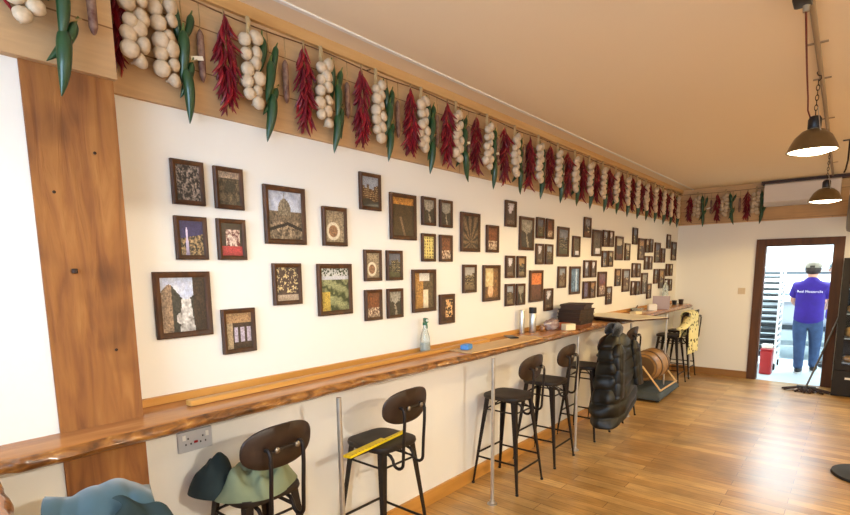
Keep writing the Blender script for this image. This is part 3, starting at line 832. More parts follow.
# ------------------------------------------------------------------ bar stools
def superell(a, b, n, k, e=2.6):
    t = 2 * pi * k / n
    return (a * math.copysign(abs(cos(t)) ** (2 / e), cos(t)), b * math.copysign(abs(sin(t)) ** (2 / e), sin(t)))
def stool_parts():
    P = []
    zs = .69
    mb = MB(); n = 36
    rings = [(.80, zs - .034), (.97, zs - .031), (1.0, zs - .018), (.98, zs - .003), (.86, zs), (.5, zs - .006)]
    for j, (s, z) in enumerate(rings):
        mb.v += [(p[0] * s, p[1] * s, z) for p in (superell(.158, .158, n, k, 4.2) for k in range(n))]
    for j in range(len(rings) - 1):
        for k in range(n):
            l = (k + 1) % n; mb.f.append((j * n + k, j * n + l, j * n + n + l, j * n + n + k)); mb.m.append(0)
    mb.f += [tuple(range(n - 1, -1, -1)), tuple(5 * n + k for k in range(n))]; mb.m += [0, 0]
    P.append(('seat', mb.mesh('seat', M['seat']), None))
    # legs: folded iron, wide at the top, narrow at the foot
    for sx, sy in ((-1, -1), (1, -1), (1, 1), (-1, 1)):
        mb = MB(); top = Vector((sx * .128, sy * .128, zs - .036)); bot = Vector((sx * .193, sy * .193, .006))
        rows = []
        for t, w in ((0, .036), (.12, .034), (.5, .024), (.85, .016), (1, .014)):
            c = top.lerp(bot, t)
            L = [(0, 0), (-sx * w, 0), (-sx * w, -sy * .006), (-sx * .006, -sy * .006), (-sx * .006, -sy * w), (0, -sy * w)]
            rows.append([Vector((c.x + a, c.y + b, c.z)) for a, b in L])
        vs = [v for r in rows for v in r]; fs = []
        for i in range(4):
            for k in range(6):
                j = (k + 1) % 6; fs.append((i * 6 + k, i * 6 + j, i * 6 + 6 + j, i * 6 + 6 + k))
        fs += [(0, 1, 2, 3), (0, 3, 4, 5), (27, 26, 25, 24), (29, 28, 27, 24)]
        mb.add(vs, fs)
        f = MB(); f.lathe([(.011, 0), (.012, .006), (.010, .014)], 10, (sx * .188, sy * .188, 0))
        P.append(('leg', mb.mesh('leg', M['iron'], True, 30), ('rubber_foot', f.mesh('rubber_foot', M['rubber']))))
    def legp(sx, sy, z):
        t = (zs - .036 - z) / (zs - .042)
        k = .128 + (.193 - .128) * t - .008
        return Vector((sx * k, sy * k, z))
    for (a, b_, z) in (((-1, -1), (1, -1), .21), ((1, -1), (1, 1), .16), ((1, 1), (-1, 1), .21), ((-1, 1), (-1, -1), .24)):
        mb = MB(); mb.tube([legp(*a, z), legp(*b_, z)], .0075, 8); P.append(('footrest', mb.mesh('footrest', M['iron']), None))
    mb = MB()
    z = zs - .115
    for a, b_ in (((-1, -1), (1, -1)), ((1, -1), (1, 1)), ((1, 1), (-1, 1)), ((-1, 1), (-1, -1))):
        mb.tube([legp(*a, z), legp(*b_, z)], .006, 8)
    for a, b_ in (((-1, -1), (1, 1)), ((1, -1), (-1, 1))):
        p, r = legp(*a, z - .01), legp(*b_, z - .01); m_ = (p + r) / 2; m_.z = zs - .045 + (0 if a == (-1, -1) else -.011)
        mb.tube([p, p.lerp(m_, .6) + Vector((0, 0, .018)), m_, r.lerp(m_, .6) + Vector((0, 0, .018)), r], .005, 6)
    P.append(('brace', mb.mesh('brace', M['iron']), None))
    # backrest supports: out under the seat, down and round, then up behind the panel
    for s in (-1, 1):
        y = s * .078
        mb = MB(); pts = [(.10, y, zs - .042)]
        pts += [(.14, y, zs - .055)]
        for k in range(9):
            t = pi * (1.0 + k / 8)
            pts.append((.193 + .036 * cos(t), y, zs - .075 + .036 * sin(t)))
        pts += [(.235, y, zs + .03), (.243, y, zs + .13), (.244, y, zs + .19), (.238, y, zs + .212), (.225, y, zs + .219), (.213, y, zs + .214)]
        mb.tube(pts, .0085, 10)
        b2 = MB(); b2.lathe([(.012, 0), (.012, .006), (.006, .01)], 12, (.245, y * .62, zs + .215), Matrix.Rotation(pi / 2, 4, 'Y'))
        P.append(('back_support', mb.mesh('back_support', M['iron']), ('bolt', b2.mesh('bolt', M['chrome']))))
    mb = MB(); mb.tube([(.238, -.05, zs + .215), (.238, .05, zs + .215)], .007, 8); mb.tube([(.238, -.078, zs + .21), (.238, .078, zs + .21)], .006, 8)
    P.append(('cross_bar', mb.mesh('cross_bar', M['iron']), None))
    # oval plywood backrest, bent
    mb = MB(); n = 48
    def bp(s, k, d):
        y, z = superell(.168 * s, .092 * s, n, k, 2.5)
        return (.218 - y * y * 1.1 + d + (z) * .12, y, zs + .215 + z)
    rg = [(.0, 0), (.5, 0), (.97, 0), (1, .003), (1, .009), (.97, .012), (.5, .012), (.0, .012)]
    for s, d in rg: mb.v += [bp(max(s, .01), k, d - .016) for k in range(n)]
    for j in range(len(rg) - 1):
        for k in range(n):
            l = (k + 1) % n; mb.f.append((j * n + k, j * n + l, j * n + n + l, j * n + n + k)); mb.m.append(0)
    mb.f += [tuple(range(n - 1, -1, -1)), tuple((len(rg) - 1) * n + k for k in range(n))]; mb.m += [0, 0]
    P.append(('backrest', mb.mesh('backrest', M['backp'], True, 50), None))
    return P
SP = stool_parts()
stool0 = empty('bar_stool')
for nme, me, sub in SP:
    o = part(nme, me, stool0)
    if sub: part(sub[0], sub[1], o)
STOOLS = [(.43, .455, -.30, 'bar stool at the bottom left mostly hidden under the teal jacket'),
          (.205, 1.14, .02, 'nearest fully seen bar stool, with a green jacket bundled on its seat'),
          (.205, 1.92, .0, 'bar stool with a yellow folding rule lying across its seat'),
          (.225, 3.235, .0, 'bar stool with an empty seat just past the second steel counter pole'),
          (.205, 3.86, .02, 'bar stool with an empty seat between the third pole and the nearer stool'),
          (.205, 4.69, .0, 'bar stool hidden under the black puffer coat'),
          (.205, 5.44, .0, 'bar stool standing just behind the black puffer coat'),
          (.215, 7.55, .0, 'bar stool beyond the barrel with a patterned shirt over its back'),
          (.205, 8.15, .0, 'bar stool nearest the far wall, standing behind the patterned shirt')]
for i, (x, y, rz, lab) in enumerate(STOOLS):
    s = stool0 if i == 0 else clone(stool0)
    s.location = (x, y, 0); s.rotation_euler = (0, 0, rz)
    tag(s, lab, 'bar stool', 'metal bar stools along the counter')

# ------------------------------------------------------------------ cloth
def drape_mesh(y0, y1, cx, zt, w, front, back, disp, ny=40, ns=60, edge=None, thick=.012):
    """an inverted U of cloth hung over a rail along y; disp(y, s, side) pushes it outwards"""
    Ltot = front + back + pi * w
    def path(s):
        if s < back: return Vector((cx - w, 0, zt - w - (back - s))), Vector((-1, 0, 0))
        if s < back + pi * w:
            a = pi - (s - back) / w
            return Vector((cx + w * cos(a), 0, zt - w + w * sin(a))), Vector((cos(a), 0, sin(a)))
        return Vector((cx + w, 0, zt - w - (s - back - pi * w))), Vector((1, 0, 0))
    def P(i, j, off):
        v = i / (ny - 1); s0 = j / (ns - 1)
        y = y0 + (y1 - y0) * v
        s = s0 * Ltot
        if edge: s, y = edge(s, y, v, s0, Ltot, back + pi * w * .5)
        p, nrm = path(s)
        return Vector((p.x, y, p.z)) + nrm * (disp(y, s, v, s0) + off)
    mb = MB()
    a = [P(i, j, thick) for j in range(ns) for i in range(ny)]; b = [P(i, j, 0) for j in range(ns) for i in range(ny)]
    n = ny * ns; mb.v = [tuple(v) for v in a + b]
    for j in range(ns - 1):
        for i in range(ny - 1):
            q = (j * ny + i, j * ny + i + 1, (j + 1) * ny + i + 1, (j + 1) * ny + i)
            mb.f.append(q); mb.f.append(tuple(n + k for k in reversed(q)))
    bd = [j * ny for j in range(ns)] ; bd2 = [j * ny + ny - 1 for j in range(ns)]
    for L in (bd, bd2, list(range(ny)), [(ns - 1) * ny + i for i in range(ny)]):
        for k in range(len(L) - 1): mb.f.append((L[k], L[k + 1], n + L[k + 1], n + L[k]))
    mb.m = [0] * len(mb.f)
    return mb

# black puffer coat on the stool back
coat = empty('puffer_coat', (.45, 4.66, 0), 0, 'black quilted puffer coat with fleece collar hung over a bar stool back', 'coat')
def puff(cx, cy, z0, z1, wy0, wy1, wx0, wx1, lean_x, lean_y, slant, seed, rows=.10):
    """a hanging quilted panel: closed loft with rows of stuffing"""
    mb = MB(); N, K = 90, 48
    def P(k, i):
        t = i / (N - 1); a = 2 * pi * k / K
        zc = z0 + (z1 - z0) * t
        wy = wy0 + (wy1 - wy0) * t ** 1.6; wx = wx0 + (wx1 - wx0) * t ** 1.4
        q = (abs(sin(pi * (zc + .016 * sin(a * 2 + seed)) / rows))) ** .32
        e = .86 + .14 * q - .10 * math.exp(-(((a + .35 + pi) % (2 * pi) - pi) / .10) ** 2)
        end = min(1, .55 + (t / .03)) ** .5 * min(1, ((1 - t) / .16)) ** .5
        ca, sa = cos(a), sin(a)
        ca = math.copysign(abs(ca) ** .62, ca); sa = math.copysign(abs(sa) ** .62, sa)
        r = e * (.25 + .75 * end) * (1 + .13 * noise3(ca * 1.5, sa * 1.5 + seed, zc * 6))
        y = cy + lean_y * (1 - t) + wy * sa * r
        return Vector((cx + lean_x * (1 - t) + wx * ca * r, y, zc + slant * (sa * wy) * (1 - t)))
    mb.grid(P, K, N, True)
    mb.add([P(k, 0) for k in range(K)], [tuple(range(K))]); mb.add([P(k, N - 1) for k in range(K)], [tuple(range(K))])
    return mb
puff(.03, .05, .26, 1.01, .33, .22, .150, .10, .0, .0, .30, 1.0, .112).build('coat_body', M['puffer'], coat, angle=180)
puff(.115, -.12, .44, .93, .075, .08, .045, .05, .02, -.02, .0, 7.0, .115).build('sleeve', M['puffer'], coat, angle=180)
puff(.125, .24, .50, .93, .075, .08, .05, .05, .03, .06, .0, 5.0, .115).build('sleeve', M['puffer'], coat, angle=180)
mb = MB()
def collar(i, j):
    t = i / 31; a = 2 * pi * j / 14
    ph = -.5 + t * 4.1
    c = Vector((-.02 + .07 * cos(ph), .06 + .15 * sin(ph - .6), 1.0 + .035 * sin(t * pi)))
    r = (.05 + .014 * noise3(t * 6, a, 2)) * min(1, 6 * t + .15, 6 * (1 - t) + .15)
    rad = Vector((cos(ph), sin(ph - .6), 0)).normalized()
    return c + rad * (cos(a) * r * .9) + Vector((0, 0, sin(a) * r * 1.15))
mb.grid(lambda j, i: collar(i, j), 14, 32, True)
for i in (0, 31): mb.add([collar(i, j) for j in range(14)], [tuple(range(14))])
mb.build('fleece_collar', M['fleece'], coat, angle=180)

# teal jacket over the nearest stool
teal = empty('teal_jacket', (.655, .42, -.032), -.30, 'grey-blue jacket slumped over a stool back at the bottom left corner', 'jacket')
def tdisp(y, s, v, s0): return .014 + .05 * noise3(y * 8, s * 7, 4) + .024 * abs(sin(y * 24 + s * 11 + 3 * noise3(y * 4, s * 3, 1))) + .03 * abs(noise3(y * 11, s * 15, 9))
def tedge(s, y, v, s0, L, mid):
    f = abs(s - mid)
    return s + .09 * max(0, v - .55) ** 1.0 * (1 if s > mid else -1), y * (1 + 1.5 * min(.35, f)) + .02 * noise3(s * 6, v * 3, 2)
mb = drape_mesh(-.105, .125, 0, 1.03, .04, .45, .35, tdisp, 60, 90, tedge, .012); mb.build('jacket_shell', M['teal'], teal, angle=180)
mb = MB()
def lining(i, j, o):
    u, v = i / 15, j / 7
    return Vector((.09 + .035 * v + o, .03 + .12 * u + .02 * sin(v * 3), 1.075 - .055 * u ** 1.3 - (.03 + .08 * u) * v + .008 * sin(u * 9)))
for o_ in (.006, .012): mb.grid(lambda i, j: lining(i, j, o_), 16, 8)
mb.build('collar_lining', M['tealdark'], teal, angle=180)['label'] = 'dark collar lining'

# green jacket on stool seat
gj = empty('green_jacket', (.205, 1.14, .695), .02, 'sage green jacket with dark lining bundled on the nearest full stool seat', 'jacket')
def bundle(x0, x1, y0, y1, hmax, seed, hang=0, n=30):
    mb = MB(); K = 64
    def P(k, i):
        r = max(.02, i / (n - 1)); a = 2 * pi * k / K
        ca, sa = cos(a), sin(a)
        w = 1 + .16 * noise3(ca * 1.3, sa * 1.3, seed + 2)
        x = (x0 + x1) / 2 + ca * r * w * (x1 - x0) / 2; y = (y0 + y1) / 2 + sa * r * w * (y1 - y0) / 2
        f = 1 - r ** 4
        z = hmax * (1 - r ** 3) + (.075 * noise3(x * 11, y * 11, seed) + .03 * noise3(x * 24 + y * 9, y * 22, seed + 1) + .010 * sin(x * 42 + y * 60 + 5 * noise3(x * 6, y * 6, seed))) * f + .022 * f + .004
        return Vector((x, y, max(.003, z) - hang * .2 * max(0, r - .75)))
    mb.grid(P, K, n, True)
    mb.add([P(k, n - 1) for k in range(K)], [tuple(range(K))]); mb.add([P(k, 0) for k in range(K)], [tuple(range(K))])
    return mb
bundle(-.13, .18, -.19, .17, .06, 3.3, .3, 30).build('jacket_shell', M['olive'], gj, angle=180)
bundle(-.20, .03, -.235, -.05, .075, 6.1, .3, 24).build('dark_lining', M['navy'], gj, angle=180)['label'] = 'dark slate lining of the jacket'

# patterned shirt on far stool
sh = empty('patterned_shirt', (.435, 7.60, -.03), 0, 'cream shirt with dark leaf print draped over a bar stool back near the far wall', 'shirt')
def sdisp(y, s, v, s0): return .008 + .02 * abs(noise3(y * 7, s * 5, 2)) + .012 * sin(y * 38) * min(1, abs(s0 - .5) * 3)
def sedge(s, y, v, s0, L, mid): return s, y * (.62 + .5 * abs(s - mid)) 
mb = drape_mesh(-.28, .28, 0, 1.03, .05, .50, .28, sdisp, 40, 60, sedge, .008); mb.build('shirt_body', M['shirt'], sh, angle=180)
mb = MB(); mb.tube([(.03, -.18, .96), (.05, -.34, .90), (.05, -.52, .865), (.045, -.66, .86)], [.06, .055, .05, .04], 14, True, .5); mb.build('sleeve', M['shirt'], sh, angle=180)

# ------------------------------------------------------------------ small things on the counter
def part_rot(x, y, z, rz): return Matrix.Translation((x, y, z)) @ Matrix.Rotation(rz, 4, 'Z')
Z = ZT + .001
b = MB(); b.box(-.022, .022, -1.12, 1.12, 0, .022, bev=.003)
o = b.build('loose_batten', M['base'], loc=(.112, 2.03, Z)); o.rotation_euler = (0, 0, .02)
tag(o, 'long loose pale timber batten lying along the back of the counter', 'batten')
b = MB(); b.prism([(-.11, -.45), (.09, -.47), (.12, -.1), (.11, .45), (-.07, .47), (-.08, 0)], 'z', 0, .009)
o = b.build('plywood_sheet', M['plywood'], loc=(.20, 3.10, Z), smooth=False); o.location.x = .22
tag(o, 'thin pale plywood sheet lying on the counter under the blue block', 'sheet')
b = MB(); b.box(-.028, .028, -.045, .045, 0, .032, bev=.006)
o = b.build('sponge_block', M['blue'], loc=(.205, 2.72, Z + .0095)); o.rotation_euler = (0, 0, .25); tag(o, 'bright blue sponge block on the front end of the plywood sheet', 'sponge')
# spray bottle
sb = empty('spray_bottle', (.060, 2.47, Z), -.6, 'clear spray bottle with a green trigger head against the left wall', 'spray bottle')
b = MB(); b.lathe([(.030, 0), (.033, .004), (.033, .075), (.031, .10), (.022, .135), (.013, .165), (.012, .185)], 24); b.build('bottle', M['plastic_clear'], sb)
b = MB(); b.lathe([(.0305, .003), (.0305, .072), (.029, .0725)], 24); b.build('liquid', simple('soapy_water', '#dfe6da', .2, trans=.5), sb)
b = MB(); b.lathe([(.015, .182), (.015, .20)], 16); b.box(-.012, .05, -.011, .011, .20, .228, bev=.005); b.tube([(.035, 0, .2), (.05, 0, .18), (.052, 0, .165)], [.006, .005, .004], 8); b.build('trigger_head', M['green_pl'], sb)
b = MB(); b.tube([(.05, 0, .216), (.062, 0, .216)], [.008, .006], 10); b.build('nozzle', M['white'], sb)
b = MB(); b.box(-.035, .035, -.075, .075, 0, .009, bev=.004)
o = b.build('mobile_phone', M['black'], loc=(.14, 3.40, Z + .0095)); o.rotation_euler = (0, 0, .9); tag(o, 'black phone lying flat on the counter in front of two cylinders', 'phone')
cn = empty('metal_canister', (.052, 3.72, Z), 0, 'slim bare steel canister on the counter, left of the black-capped one', 'canister')
b = MB(); b.lathe([(.021, 0), (.022, .004), (.022, .19), (.018, .198)], 20); b.build('body', M['steel'], cn)
cn = empty('capped_bottle', (.085, 3.84, Z), 0, 'steel bottle with a black cap standing on the counter', 'bottle')
b = MB(); b.lathe([(.028, 0), (.030, .004), (.030, .16), (.024, .17)], 24); b.build('body', M['steel'], cn)
b = MB(); b.lathe([(.031, .162), (.032, .166), (.032, .206), (.028, .21)], 24); b.build('cap', M['black'], cn)
b = MB(); b.lathe([(.022, 0), (.025, .004), (.025, .03), (.02, .04), (.02, .05)], 18)
o = b.build('spice_jar', simple('amber_jar', '#8a5a30', .25, coat=.4), loc=(.12, 3.95, Z)); tag(o, 'small amber jar right of the black-capped bottle', 'jar')
# crumpled film and cartons
b = MB()
def crum(i, j):
    t = 2 * pi * i / 18; p = pi * j / 10
    r = .06 * (1 + .55 * noise3(cos(t) * 3, sin(t) * 3, p * 2.3))
    return Vector((r * .9 * sin(p) * cos(t), 1.7 * r * sin(p) * sin(t), .045 + r * .75 * -cos(p)))
b.grid(crum, 18, 11, True); b.v = [(x, y, max(z, .001)) for x, y, z in b.v]
o = b.build('crumpled_bag', M['pinkbag'], loc=(.12, 4.12, Z), angle=180); tag(o, 'crumpled shiny bag lying on the counter beside the stacked crates', 'bag')
b = MB(); b.box(-.05, .05, -.06, .06, 0, .05, bev=.004); o = b.build('orange_carton', M['orange'], loc=(.17, 4.27, Z)); o.rotation_euler = (0, 0, .3)
tag(o, 'rumpled orange carton on the counter behind the cream carton', 'carton')
b = MB(); b.box(-.035, .035, -.05, .05, 0, .055, bev=.003); o = b.build('cream_carton', M['creambox'], loc=(.255, 4.17, Z)); o.rotation_euler = (0, 0, -.5)
tag(o, 'small cream carton near the counter edge before the stacked crates', 'carton')
# stack of dark wooden crates
zz = Z
for i in range(6):
    h = .034
    b = MB(); w, l = .105, .135
    b.box(-w, w, -l, l, 0, .006)
    for x0, x1, y0, y1 in ((-w, w, -l, -l + .008), (-w, w, l - .008, l), (-w, -w + .008, -l + .008, l - .008), (w - .008, w, -l + .008, l - .008)):
        b.box(x0, x1, y0, y1, .006, h - .009)
        b.box(x0 - .006 * (x0 == -w), x1 + .006 * (x1 == w), y0 - .006 * (y0 == -l), y1 + .006 * (y1 == l), h - .009, h - .001)
    if i == 5: b.box(-w - .004, w + .012, -l - .004, l + .014, h - .001, h + .008)
    o = b.build('wooden_crate', M['menu'] if i else wood('reddish_crate_wood', ['#5a2e12', '#7a431c', '#8c5024'], (.2, 1, 1), 24, .45), loc=(.205 + rnd.uniform(-.006, .006), 4.44 + rnd.uniform(-.008, .008), zz), smooth=False)
    o.rotation_euler = (0, 0, .04 + rnd.uniform(-.12, .12)); zz += h
    tag(o, 'shallow dark wooden crate, %s of the stack of six on the counter' % ['lowest and reddest', 'second from the bottom', 'third from the bottom', 'fourth from the bottom', 'fifth from the bottom', 'topmost, lidded one'][i], 'crate', 'stacked wooden crates')
# cream board across the counter
bd = empty('serving_board', (.33, 5.27, 0), -.42, 'large cream board with dark rim lying across the counter behind the coat', 'board')
b = MB(); b.box(-.36, .36, -.25, .25, 1.098, 1.112, bev=.004); b.build('rim', M['darkwood'], bd)
b = MB(); b.box(-.35, .35, -.24, .24, 1.1125, 1.117); b.build('panel', M['board'], bd, smooth=False)
for sx in (-.22, .12):
    b = MB(); b.box(sx - .015, sx + .015, -.16, .16, Z, 1.0975); b.build('runner', M['darkwood'], bd, smooth=False)
# things at the far end
lp = empty('laptop', (.2, 7.05, Z), .35, 'open grey laptop standing on the far end of the counter', 'laptop')
b = MB(); b.box(-.10, .10, -.14, .14, 0, .014, bev=.004); b.build('base', M['grey_box'], lp)
b = MB(); b.box(-.10, .10, -.006, 0, .012, .175, Matrix.Translation((0, -.135, 0)) @ Matrix.Rotation(.2, 4, 'X')); b.build('screen', M['grey_box'], lp)
bt = empty('water_bottle', (.07, 7.75, Z), 0, 'tall clear bottle on the counter in the far corner', 'bottle')
b = MB(); b.lathe([(.036, 0), (.04, .006), (.04, .16), (.034, .19), (.04, .21), (.036, .27), (.015, .31), (.014, .325)], 20); b.build('bottle', M['plastic_clear'], bt)
b = MB(); b.lathe([(.0165, .326), (.0165, .345)], 14); b.build('cap', M['white'], bt)
for (x, y, h, r, mt, lab) in ((.16, 7.9, .06, .035, 'black', 'dark cup at the far end of the counter, left of its neighbour'), (.21, 8.05, .07, .035, 'menu', 'brown cup at the far end of the counter nearest the corner')):
    b = MB(); b.lathe([(r * .75, 0), (r, h), (r * .9, h), (r * .7, .006)], 16); o = b.build('cup', M[mt], loc=(x, y, Z)); tag(o, lab, 'cup')
b = MB(); b.box(-.05, .05, -.07, .07, 0, .075, bev=.004); o = b.build('white_carton', M['label'], loc=(.2, 6.72, Z)); o.rotation_euler = (0, 0, .4); tag(o, 'white carton on the counter just before the laptop', 'carton')
b = MB(); b.lathe([(.03, 0), (.07, .03), (.078, .045), (.074, .045), (.05, .012)], 24); o = b.build('glass_bowl', M['plastic_clear'], loc=(.14, 6.35, Z)); tag(o, 'clear bowl on the counter past the cream board', 'bowl')
b = MB(); b.box(-.04, .04, -.06, .06, 0, .03, bev=.004); o = b.build('paper_packet', M['creambox'], loc=(.22, 6.05, Z)); o.rotation_euler = (0, 0, -.3); tag(o, 'pale flat packet on the counter just past the cream board', 'packet')
b = MB(); b.tube([(0, 0, .008), (0, .05, .02), (0, .11, .035), (0, .16, .06)], [.01, .012, .01, .006], 10); b.ell((0, 0, .02), .03, .04, .019, 12, 8)
o = b.build('serving_spoon', M['menu'], loc=(.06, 6.45, Z)); tag(o, 'dark wooden spoon on the counter behind the clear bowl', 'spoon')
# folding rule on the stool
fr = empty('folding_rule', (.262, 1.855, .691), 0, 'yellow folding rule lying across the seat of a bar stool', 'ruler')
b = MB(); X = part_rot(0, 0, 0, 1.70)
b.box(-.27, .20, -.022, -.0005, 0, .012, X); b.build('blade', M['yellow'], fr, smooth=False)
b = MB(); b.box(-.275, .03, .0005, .022, 0, .012, X); b.build('blade', M['yellow'], fr, smooth=False)
b = MB()
for k in range(16):
    b.box(-.25 + k * .027, -.248 + k * .027, -.021, -.012, .012, .0125, X)
b.build('graduations', M['black'], fr, smooth=False)
# wall socket and switch
so = empty('wall_socket', (0, .985, .885), 0, 'double wall socket plate under the counter near the post', 'socket')
b = MB(); b.box(.0, .012, -.075, .075, -.045, .045, bev=.003); b.build('plate', M['socket'], so)
for s in (-1, 1):
    b = MB(); b.box(.0122, .016, s * .05 - .007, s * .05 + .007, .008, .03); b.build('rocker', M['white'], so, smooth=False)
    b = MB()
    for a, c in ((0, .012), (-.011, -.012), (.011, -.012)): b.box(.0121, .0126, s * .032 + a - .003, s * .032 + a + .003, c - .004, c + .004)
    b.build('pin_holes', M['black'], so, smooth=False)
b = MB(); b.box(.0122, .015, -.008, .008, -.012, -.002); b.build('indicator', M['red'], so, smooth=False)['label'] = 'red indicator'
sw = empty('light_switch', (.885, D, 1.255), 0, 'beige light switch on the far wall left of the doorway', 'light switch')
b = MB(); b.box(-.045, .045, -.01, 0, -.045, .045, bev=.003); b.build('plate', M['switch'], sw)
b = MB(); b.box(-.014, .014, -.014, -.0102, -.022, .022); b.build('rocker', M['switch'], sw, smooth=False)

# ------------------------------------------------------------------ barrel on its cradle
dl = empty('floor_cushion', (.22, 6.75, 0), .03, 'flat grey-blue padded canvas base on the floor beneath the barrel', 'cushion')
def pad(i, j, top):
    u, v = i / 15 * 2 - 1, j / 23 * 2 - 1
    e = (1 - abs(u) ** 8) * (1 - abs(v) ** 8)
    x = .23 * u; y = .47 * v
    z = .07 + .045 * e ** .4 + .012 * noise3(x * 9, y * 7, 3) if top else .03
    return Vector((x, y, z))
b = MB(); b.grid(lambda i, j: pad(i, j, True), 16, 24); b.grid(lambda i, j: pad(i, j, False), 16, 24)
n = 16 * 24; ring = list(range(16)) + [j * 16 + 15 for j in range(1, 24)] + [23 * 16 + i for i in range(14, -1, -1)] + [j * 16 for j in range(22, 0, -1)]
for k in range(len(ring)):
    a, c = ring[k], ring[(k + 1) % len(ring)]; b.f.append((a, c, n + c, n + a)); b.m.append(0)
b.build('padded_top', M['canvas'], dl, angle=60)
for sx in (-1, 1):
    for sy in (-1, 1):
        f = MB(); f.lathe([(.02, 0), (.022, .005), (.022, .03)], 12, (sx * .19, sy * .40, 0)); f.build('foot', M['rubber'], dl)
br = empty('wooden_barrel', (.21, 6.72, .385), 0, 'small wooden barrel lying on its side in a pale cradle under the counter', 'barrel')
RX = Matrix.Rotation(pi / 2, 4, 'X')
b = MB(); nn = 28
b.lathe([(.145, -.29), (.158, -.29), (.186, -.14), (.196, 0), (.186, .14), (.158, .29), (.135, .29), (.132, .275), (.01, .275)], nn, (0, 0, 0), RX); b.build('staves', M['barrel'], br, angle=35)
for z in (-.27, -.13, .13, .27):
    r = .162 if abs(z) > .2 else .190
    b = MB(); b.lathe([(r - .004, z - .016), (r + .003, z - .016), (r + .003, z + .016), (r - .004, z + .016)], nn, (0, 0, 0), RX); b.build('hoop', M['hoop'], br)
b = MB(); b.lathe([(.005, -.279), (.13, -.279), (.13, -.272), (.005, -.272)], nn, (0, 0, 0), RX); b.build('barrel_head', M['barrel'], br)
cd = empty('barrel_cradle', (.2, 6.72, .128), 0, 'pale timber A-shaped cradle holding the barrel on the grey base', 'cradle')
for y in (-.34, .34):
    for s in (-1, 1):
        b = MB(); b.tube([(s * .24, y, .012), (s * .02, y, .285)], .011, 8); b.build('leg', M['rail'], cd)
for s in (-1, 1):
    b = MB(); b.tube([(s * .245, -.36, .012), (s * .245, .36, .012)], .011, 8); b.build('rail', M['rail'], cd)
for y in (-.34, .34):
    b = MB(); b.tube([(0, y, .27), (0, y * .83, .245)], .012, 8); b.build('axle', M['rail'], cd)

# ------------------------------------------------------------------ lamps and ceiling things
def pendant(x, y, zb, r, lab):
    o = empty('pendant_lamp', (x, y, zb), 0, lab, 'pendant lamp', 'pendant lamps on the ceiling conduit')
    top = ZC - .02 - zb
    b = MB(); b.lathe([(r * 1.0, 0), (r * 1.03, .004), (r * .98, .012), (r * .9, .04), (r * .72, .085), (r * .46, .118), (r * .27, .128), (r * .24, .126), (r * .44, .114), (r * .70, .081), (r * .87, .037), (r * .96, .008)], 36, cap=False)
    b.f += [(i, (i + 1) % 36, 11 * 36 + (i + 1) % 36, 11 * 36 + i) for i in range(36)]; b.m += [0] * 36
    b.build('lamp_shade', M['lamp_metal'], o, angle=50)
    b = MB(); b.lathe([(.01, -.014), (r * .55, -.011), (r * .93, .004), (r * .93, .007), (.01, .009)], 36); b.build('diffuser', M['diffuser'], o, angle=60)
    b = MB(); b.lathe([(.031, .13), (.034, .134), (.034, .185), (.026, .20), (.012, .205)], 20); b.build('lamp_holder', M['black'], o)
    c = MB(); z = .205; k = 0
    while z < top - .04:
        L = .034; pts = []
        for q in range(13):
            t = 2 * pi * q / 12; a, d = .008 * cos(t), L / 2 * sin(t)
            pts.append((a if k % 2 else 0, 0 if k % 2 else a, z + L / 2 + d))
        c.tube(pts, .0022, 6, False); z += L - .006; k += 1
    c.build('chain', M['nail'], o)
    h = MB(); h.tube([(.0, .0, z - .004), (.012, 0, z + .01), (.010, 0, z + .025), (-.004, 0, z + .03), (-.010, 0, z + .045), (0, 0, z + .058)], .003, 8); h.build('hook', M['nail'], o)
    l = MB(); l.tube([(r * .5, -.02, .11), (r * .4, -.05, .09), (r * .25, -.06, .115), (.02, -.03, .19), (.01, -.01, .25)], .0028, 6); l.build('safety_loop', M['steel'], o)
    return o
pendant(1.87, 3.93, 2.275, .128, 'nearer bronze dome pendant lamp hanging on a chain from the ceiling')
pendant(1.835, 6.45, 2.222, .136, 'farther bronze dome pendant lamp hanging before the air conditioner')
pendant(1.90, 1.0, 2.11, .128, 'bronze dome pendant lamp over the near end of the room')
cdn = MB(); cdn.tube([(1.95, -.5, ZC - .014), (1.9, 2.4, ZC - .014), (1.868, 4.6, ZC - .014), (1.80, 8.3, ZC - .014)], .0125, 10)
co = cdn.build('ceiling_conduit', M['conduit']); tag(co, 'thin beige conduit running along the ceiling above the pendant lamps', 'conduit')
for y in (.2, 1.4, 2.6, 3.45, 4.1, 5.2, 6.2, 7.4):
    xx = 1.9 + (y - 2.4) * -.0145
    q = MB(); q.box(xx - .045, xx + .045, y - .008, y + .008, ZC - .006, ZC - .0005); q.build('clip', M['conduit'], co, smooth=False)
cm = empty('ceiling_junction_box', (1.876, 2.80, ZC), 0, 'black junction box on the ceiling with a red cable, at the top edge', 'junction box')
b = MB(); b.box(-.04, .025, -.05, .05, -.045, -.0005, bev=.006); b.build('box', M['black'], cm)
b = MB(); b.lathe([(.012, -.07), (.014, -.045)], 12, (.005, .03, 0)); b.build('gland', M['conduit'], cm)
b = MB(); b.tube([(.005, .03, -.07), (-.004, .25, -.12), (-.02, .6, -.16), (-.035, .95, -.19), (-.04, 1.07, -.23), (-.03, 1.12, -.26)], .0042, 8); b.build('cable', M['redcable'], cm)

